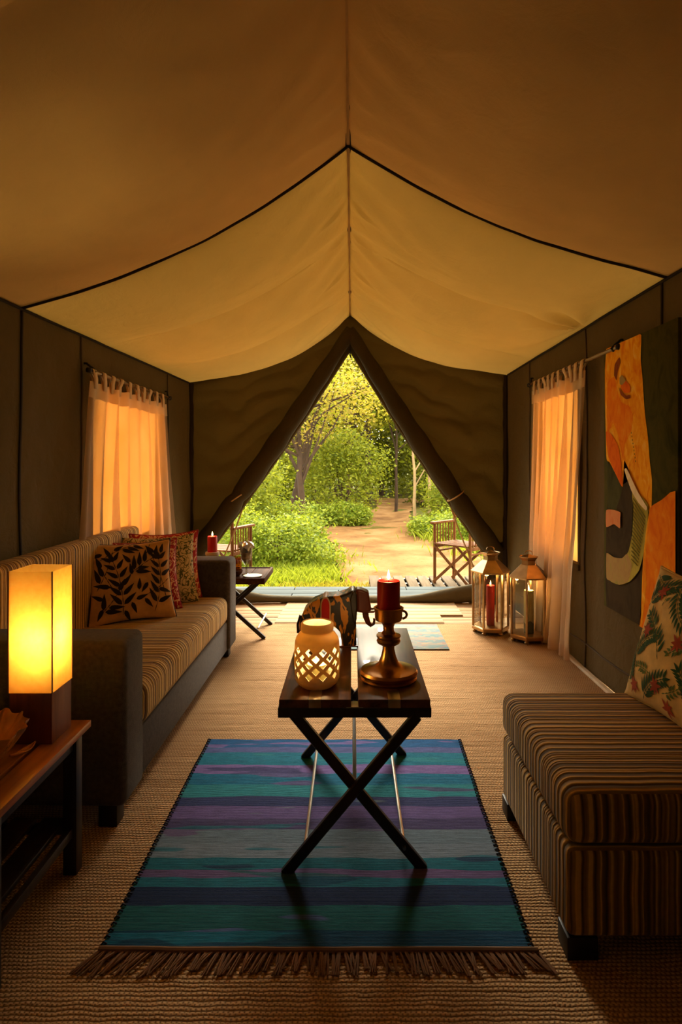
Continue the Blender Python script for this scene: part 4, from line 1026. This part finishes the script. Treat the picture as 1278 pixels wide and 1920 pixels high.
# ------------------------------------------------------------------ director's chairs outside
def chair(name, label, loc, rz):
    c = thing(name, label, 'chair', loc, (0, 0, rz)); W, Dp = 0.235, 0.18; w = M['chair_wood']
    B = lambda nm, a, b, r=.016: MB().tube([a, b], r, 8).build(nm, w, c, local=True)
    for s in (-1, 1):
        B('front_post', (s * W, -Dp, 0), (s * W, -Dp, .665), .017)
        B('rear_post', (s * W, Dp, 0), (s * W, Dp + .02, 1.0), .018)
        MB().box(s * W - .028, s * W + .028, -Dp - .05, Dp + .02, .665, .69, .006).build('armrest', w, c, local=True)
        MB().box(s * W - .012, s * W + .012, -Dp, Dp, .40, .44, .004).build('side_rail', w, c, local=True)
        B('lower_rail', (s * W, -Dp, .36), (s * W, Dp, .36), .011)
        for k in range(6):
            yy = lerp(-Dp + .05, Dp - .05, k / 5); B('spindle', (s * W, yy, .43), (s * W, yy, .668), .007)
    for yy in (-Dp - .02, Dp - .03):
        for s in (-1, 1): MB().bar((s * W, yy + .008 * s, .02), (-s * W, yy + .008 * s, .43), .03, .014, .002).build('cross_leg', w, c, local=True)
    for k in range(6):
        yy = lerp(-Dp - .01, Dp - .02, k / 5); MB().box(-W + .01, W - .01, yy - .026, yy + .026, .44, .458, .004).build('seat_slat', w, c, local=True)
    B('back_rail', (-W, Dp + .012, .73), (W, Dp + .012, .73), .012); B('back_rail', (-W, Dp + .018, .97), (W, Dp + .018, .97), .013)
    for k in range(9):
        xx_ = lerp(-W + .04, W - .04, k / 8); B('back_spindle', (xx_, Dp + .013, .73), (xx_, Dp + .018, .97), .009)
    return c
ch1 = chair('folding_armchair', 'wooden folding armchair on the slatted step outside, beside the path', (1.215, 6.665 + .15, -.012), R(-45))
ch2 = copy_tree(ch1); ch2.location = (-1.36, 6.42, -.006); ch2.rotation_euler = (0, 0, R(160))
ch2['label'] = 'wooden folding armchair on the porch behind the tray table, facing the bushes'
ch1['group'] = ch2['group'] = 'armchairs outside the tent'

# ------------------------------------------------------------------ vegetation
def leaf_mat(key, cols, tr=0.45):
    t = NT(key); g = t.n('NewGeometry').outputs['Random Per Island']
    col = t.ramp(g, [(i / max(1, len(cols) - 1), lin(c)) for i, c in enumerate(cols)])
    M[key] = t.done(t.mixs(tr, t.bsdf(col, 0.6, spec=0.3), t.transl(t.mix(0.5, col, lin((190, 190, 40))))))
leaf_mat('leaf_yellow', [(84, 84, 16), (142, 136, 24), (174, 164, 38), (194, 184, 62), (112, 114, 24)])
leaf_mat('leaf_green', [(62, 80, 16), (100, 116, 24), (132, 144, 34), (160, 164, 50), (84, 98, 20)])
leaf_mat('leaf_bright', [(60, 88, 16), (104, 130, 26), (138, 158, 40), (168, 180, 70), (84, 110, 20)])
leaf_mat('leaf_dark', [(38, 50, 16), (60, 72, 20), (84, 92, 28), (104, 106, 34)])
leaf_mat('leaf_dry', [(120, 96, 40), (154, 124, 50), (160, 142, 46), (178, 158, 76), (116, 106, 32)])
simple('bark_brown', (74, 54, 34), 0.9, 0, 0.25, 6, 0.6, 30); simple('bark_pale', (170, 142, 98), 0.9, 0, 0.2, 6, 0.4, 30)

def leaves(name, blobs, n, size, mat, parent, seed, aspect=0.5, updir=0.0):
    rg = np.random.default_rng(seed); wts = np.array([b[3] * b[4] * b[5] for b in blobs]) ** 0.75; wts /= wts.sum()
    idx = rg.choice(len(blobs), n, p=wts); B = np.array(blobs)[idx]
    d = rg.normal(size=(n, 3)); d /= np.linalg.norm(d, axis=1)[:, None]
    r = rg.uniform(0.25, 1, n) ** 0.5
    c = B[:, :3] + d * r[:, None] * B[:, 3:6] * (1 + 0.15 * rg.normal(size=(n, 1)))
    a = rg.normal(size=(n, 3)); a[:, 2] = a[:, 2] * 0.6 + updir; a /= np.linalg.norm(a, axis=1)[:, None]
    nn = d * 0.6 + rg.normal(size=(n, 3)) * 0.7 + np.array([0, -.2, .5]); s_ = np.cross(a, nn); s_ /= np.linalg.norm(s_, axis=1)[:, None] + 1e-9
    u = np.cross(s_, a)
    L = (size * rg.uniform(0.6, 1.3, n))[:, None]
    v = np.stack([c - a * L * .5, c + s_ * L * aspect * .5 - u * L * .06, c + a * L * .5, c - s_ * L * aspect * .5 - u * L * .06], axis=1).reshape(-1, 3)
    off = Vector((0, 0, 0)); p = parent
    v = v - np.array(parent.location)
    me = bpy.data.meshes.new(name); me.vertices.add(4 * n); me.vertices.foreach_set('co', v.astype(np.float32).ravel())
    me.loops.add(4 * n); me.loops.foreach_set('vertex_index', np.arange(4 * n, dtype=np.int32))
    me.polygons.add(n); me.polygons.foreach_set('loop_start', np.arange(0, 4 * n, 4, dtype=np.int32))
    me.update(calc_edges=True); me.validate()
    me.materials.append(mat)
    o = bpy.data.objects.new(name, me); C.objects.link(o); o.parent = parent; o['kind'] = 'stuff'
    return o
seed = [100]
def plant(name, label, cat, px, Y, trunk, blobs, n, size, mat, bark='bark_brown', group=None, aspect=.5, r0=.08, lean_=(0, 0), nb=5, gz=None, fork=None):
    """px: where the foot stands in the photograph's columns at distance Y; trunk: height; blobs: foliage masses relative to the foot"""
    seed[0] += 1; rg = random.Random(seed[0])
    X = (px - 660) / F * Y; g = GZ + (0.05 * max(0, Y - 24)) if gz is None else gz
    r = thing(name, label, cat, (X, Y, g), (0, 0, 0), group)
    bl = [(X + b[0], Y + b[1], g + b[2], b[3], b[4], b[5]) for b in blobs]
    if trunk > 0:
        m = MB(); pts = [(X + lean_[0] * q + .05 * trunk * .3 * fbm(q * 3, seed[0]), Y + lean_[1] * q, g + trunk * q - .03) for q in ls(0, 1, 9)]
        m.tube(pts, [r0 * (1 - .55 * q) for q in ls(0, 1, 9)], 8)
        for k in range(nb):
            b = bl[k % len(bl)]; st = pts[rg.randint(3, 8)]
            e = (b[0] + rg.uniform(-.6, .6) * b[3], b[1] + rg.uniform(-.5, .5) * b[4], b[2] + rg.uniform(-.4, .6) * b[5])
            mid = tuple(lerp(st[i], e[i], .5) + rg.uniform(-.12, .12) * trunk * .4 + (0.08 if i == 2 else 0) for i in range(3))
            m.tube([st, mid, e], [r0 * .42, r0 * .28, r0 * .1], 6)
        m.build('trunk', M[bark], r)
    leaves('foliage', bl, n, size, M[mat], r, seed[0], aspect)
    return r
# trees with an identity of their own
plant('tree', 'dark trunked leaning tree left of the doorway view, with dry yellowish twigs', 'tree', 567, 13.0, 2.6, [(-.6, 0, 3.2, 1.1, .9, .9), (.5, .3, 3.4, 1.2, 1, .8), (-.2, .2, 2.3, 1.1, .8, .5), (1.2, .3, 2.9, .9, .8, .6)], 5200, .085, 'leaf_dry', r0=.085, lean_=(-.1, .2), nb=16)
plant('tree', 'several stemmed dark tree behind the bush at the left of the doorway', 'tree', 541, 14.5, 2.4, [(-.8, 0, 2.6, 1.2, 1, .9), (.2, .4, 3.1, 1.3, 1, 1), (-1.6, .2, 2.1, 1.1, .9, .8)], 4200, .11, 'leaf_green', r0=.10, lean_=(.5, .3), nb=10)
plant('tree', 'slim pale trunked sapling beside the path bend, taller of the two at the right', 'tree', 779, 13.4, 2.6, [(.1, 0, 2.7, .5, .5, .6), (.5, 0, 2.2, .4, .4, .4)], 700, .08, 'leaf_bright', 'bark_pale', r0=.04, lean_=(-.08, 0), nb=5)
plant('tree', 'slim pale trunked sapling behind the path, shorter and nearest the right flap', 'tree', 806, 15.5, 2.3, [(.1, 0, 2.4, .5, .5, .6), (.4, 0, 1.9, .5, .4, .5)], 800, .09, 'leaf_bright', 'bark_pale', r0=.045, lean_=(-.05, 0), nb=4)
plant('tree', 'leafy yellow green tree in the middle, overhanging the round thicket', 'tree', 655, 17.5, 3.0, [(-.3, 0, 3.0, 1.7, 1.2, 1.1), (.9, .4, 3.6, 1.4, 1.2, .9), (-1.1, .5, 4.2, 1.5, 1.2, 1), (.4, .5, 4.9, 1.5, 1.2, .9)], 8000, .13, 'leaf_yellow', r0=.10, nb=9)
plant('tree', 'tall yellow green tree reaching to the top of the doorway', 'tree', 690, 21.0, 4.4, [(0, 0, 4.2, 1.8, 1.4, 1.2), (-.8, .3, 5.4, 1.6, 1.3, 1), (1.1, .3, 5.3, 1.6, 1.3, 1), (0, .4, 6.3, 1.5, 1.3, .8)], 6500, .16, 'leaf_yellow', r0=.12, nb=8)
plant('tree', 'green broad leaved tree at the upper right of the doorway view', 'tree', 742, 18.0, 3.6, [(0, 0, 3.3, 1.1, 1, .8), (.6, .2, 4.1, 1.3, 1.1, .9), (-.5, .4, 4.7, 1.1, 1, .7), (1.4, .2, 3.2, 1, .9, .8)], 8000, .14, 'leaf_green', r0=.05, nb=8, aspect=.6)
plant('tree', 'olive tree at the upper left edge of the doorway view', 'tree', 590, 19.0, 3.4, [(-1.2, 0, 3.0, 1.5, 1.2, 1.1), (0, .3, 4.0, 1.5, 1.2, 1), (.8, .3, 4.9, 1.2, 1.1, .8), (-.6, .2, 4.6, 1.1, 1, .8)], 9000, .11, 'leaf_dry', r0=.09, nb=10)
# the dense far trees, too alike to tell apart
gl = 'tall green tree crowded among the far forest trees behind the clearing'
rg = random.Random(21)
for k, (px, Y) in enumerate([(500, 23), (545, 26), (600, 25), (640, 28), (680, 26), (715, 25.5), (755, 28), (790, 24), (830, 26), (870, 22), (470, 20), (905, 25), (735, 31), (610, 32), (420, 24), (940, 30)]):
    h = rg.uniform(4.5, 6.5)
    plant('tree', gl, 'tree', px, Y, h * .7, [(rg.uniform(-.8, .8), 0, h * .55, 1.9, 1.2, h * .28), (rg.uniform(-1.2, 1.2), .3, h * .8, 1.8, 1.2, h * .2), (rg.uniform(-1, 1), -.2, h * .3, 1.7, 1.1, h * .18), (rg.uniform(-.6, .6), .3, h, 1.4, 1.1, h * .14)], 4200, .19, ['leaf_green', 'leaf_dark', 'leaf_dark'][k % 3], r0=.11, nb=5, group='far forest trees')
# shrubs
gb_ = 'dense dark undergrowth bush among the trunks beyond the path'
for k, (px, Y) in enumerate([(480, 19), (520, 18), (560, 20), (735, 26), (765, 27), (700, 28), (805, 21), (840, 20), (620, 23), (880, 17)]):
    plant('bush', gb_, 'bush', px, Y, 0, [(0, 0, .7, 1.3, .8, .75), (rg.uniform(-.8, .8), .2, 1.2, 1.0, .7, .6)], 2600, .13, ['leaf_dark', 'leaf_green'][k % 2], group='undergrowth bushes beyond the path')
plant('bush', 'big round thicket of dark green stems left of the path bend', 'bush', 640, 15.2, .9, [(0, 0, .9, 1.15, .9, .8), (-.5, .1, 1.5, .8, .7, .6), (.5, .1, 1.45, .8, .7, .6), (.0, .1, 1.9, .7, .6, .5)], 8000, .09, 'leaf_green', r0=.04, nb=9)
plant('bush', 'low green bush at the foot of the round thicket, bordering the path', 'bush', 652, 14.0, 0, [(-.1, 0, .28, .6, .4, .32), (.3, .1, .22, .3, .3, .26), (-.7, 0, .25, .5, .4, .28)], 5200, .075, 'leaf_bright')
plant('bush', 'leafy light green bush left of the path, in front of the dark trunks', 'bush', 522, 10.6, .5, [(0, 0, .42, .85, .5, .45), (-.7, .1, .5, .6, .5, .5), (.4, -.1, .25, .5, .4, .3)], 8500, .07, 'leaf_bright', r0=.02, nb=4)
plant('bush', 'nearest bright green bush filling the lower left of the doorway', 'bush', 520, 8.7, .4, [(0, 0, .34, .62, .4, .38), (-.5, .1, .45, .45, .4, .42), (.55, -.1, .2, .42, .35, .25), (.25, .2, .55, .3, .3, .2)], 9000, .055, 'leaf_bright', r0=.015, nb=5)
plant('bush', 'tall loose green bush behind the left porch armchair', 'bush', 462, 10.2, .8, [(0, 0, .6, .6, .4, .6), (.2, .1, 1.2, .5, .4, .45), (-.5, .1, .9, .5, .4, .6)], 6500, .065, 'leaf_green', r0=.02, nb=5)
plant('bush', 'small green bush right of the path, before the pale saplings', 'bush', 795, 12.0, 0, [(0, 0, .20, .34, .3, .24), (.35, .1, .22, .35, .3, .28)], 3600, .065, 'leaf_bright')
plant('bush', 'green bush behind the armchair on the slatted step', 'bush', 872, 11.0, 0, [(0, 0, .32, .6, .4, .36), (.5, .1, .4, .5, .4, .4)], 6000, .065, 'leaf_bright')
plant('bush', 'spiky upright green shrub between the pale saplings and the right flap', 'bush', 822, 13.0, .6, [(0, 0, .6, .3, .3, .6), (.3, .1, .9, .3, .3, .4)], 2400, .10, 'leaf_green', r0=.02, nb=4, aspect=.3)
# grass along the left edge and by the path
def grass(name, label, spots, n, hgt, mat, sd):
    rg = np.random.default_rng(sd); S = np.array(spots); k = rg.integers(0, len(S), n)
    c = np.stack([S[k, 0] + rg.normal(size=n) * S[k, 2], S[k, 1] + rg.normal(size=n) * S[k, 3], np.full(n, GZ + .01)], 1)
    a = rg.uniform(0, 2 * PI, n); h = hgt * rg.uniform(.5, 1.3, n); wv_ = .006 * rg.uniform(.7, 1.6, n)
    s_ = np.stack([np.cos(a) * wv_, np.sin(a) * wv_, np.zeros(n)], 1); ln = rg.normal(size=(n, 3)) * .35 * h[:, None]; ln[:, 2] = 0
    up = np.stack([np.zeros(n), np.zeros(n), h], 1)
    v = np.stack([c - s_, c + s_, c + up * .6 + ln * .35 + s_ * .7, c + up + ln], 1).reshape(-1, 3)
    me = bpy.data.meshes.new(name); me.vertices.add(4 * n); me.vertices.foreach_set('co', v.astype(np.float32).ravel())
    me.loops.add(4 * n); me.loops.foreach_set('vertex_index', np.arange(4 * n, dtype=np.int32))
    me.polygons.add(n); me.polygons.foreach_set('loop_start', np.arange(0, 4 * n, 4, dtype=np.int32)); me.update(calc_edges=True); me.validate()
    me.materials.append(M[mat]); o = bpy.data.objects.new(name, me); C.objects.link(o); tag(o, label, 'grass', None, 'stuff')
sp_ = [(-1.4, 7.4, .4, .3), (-.85, 7.4, .3, .25), (-.5, 7.8, .15, .3), (-1.2, 8.6, .5, .4), (-.8, 9.2, .3, .5)]
grass('grass', 'long green grass along the left edge of the sand before the porch', sp_, 9000, .12, 'leaf_bright', 5)
grass('grass', 'short grass beside the right bend of the path', [(1.95, 11.3, .25, .4), (2.3, 12.5, .4, .6), (2.4, 10, .4, .5)], 6000, .18, 'leaf_bright', 6)
grass('grass', 'dry straw coloured litter grass beside the porch boards', [(-.9, 6.95, .45, .1), (-.3, 7.0, .25, .12)], 2600, .09, 'leaf_dry', 8)
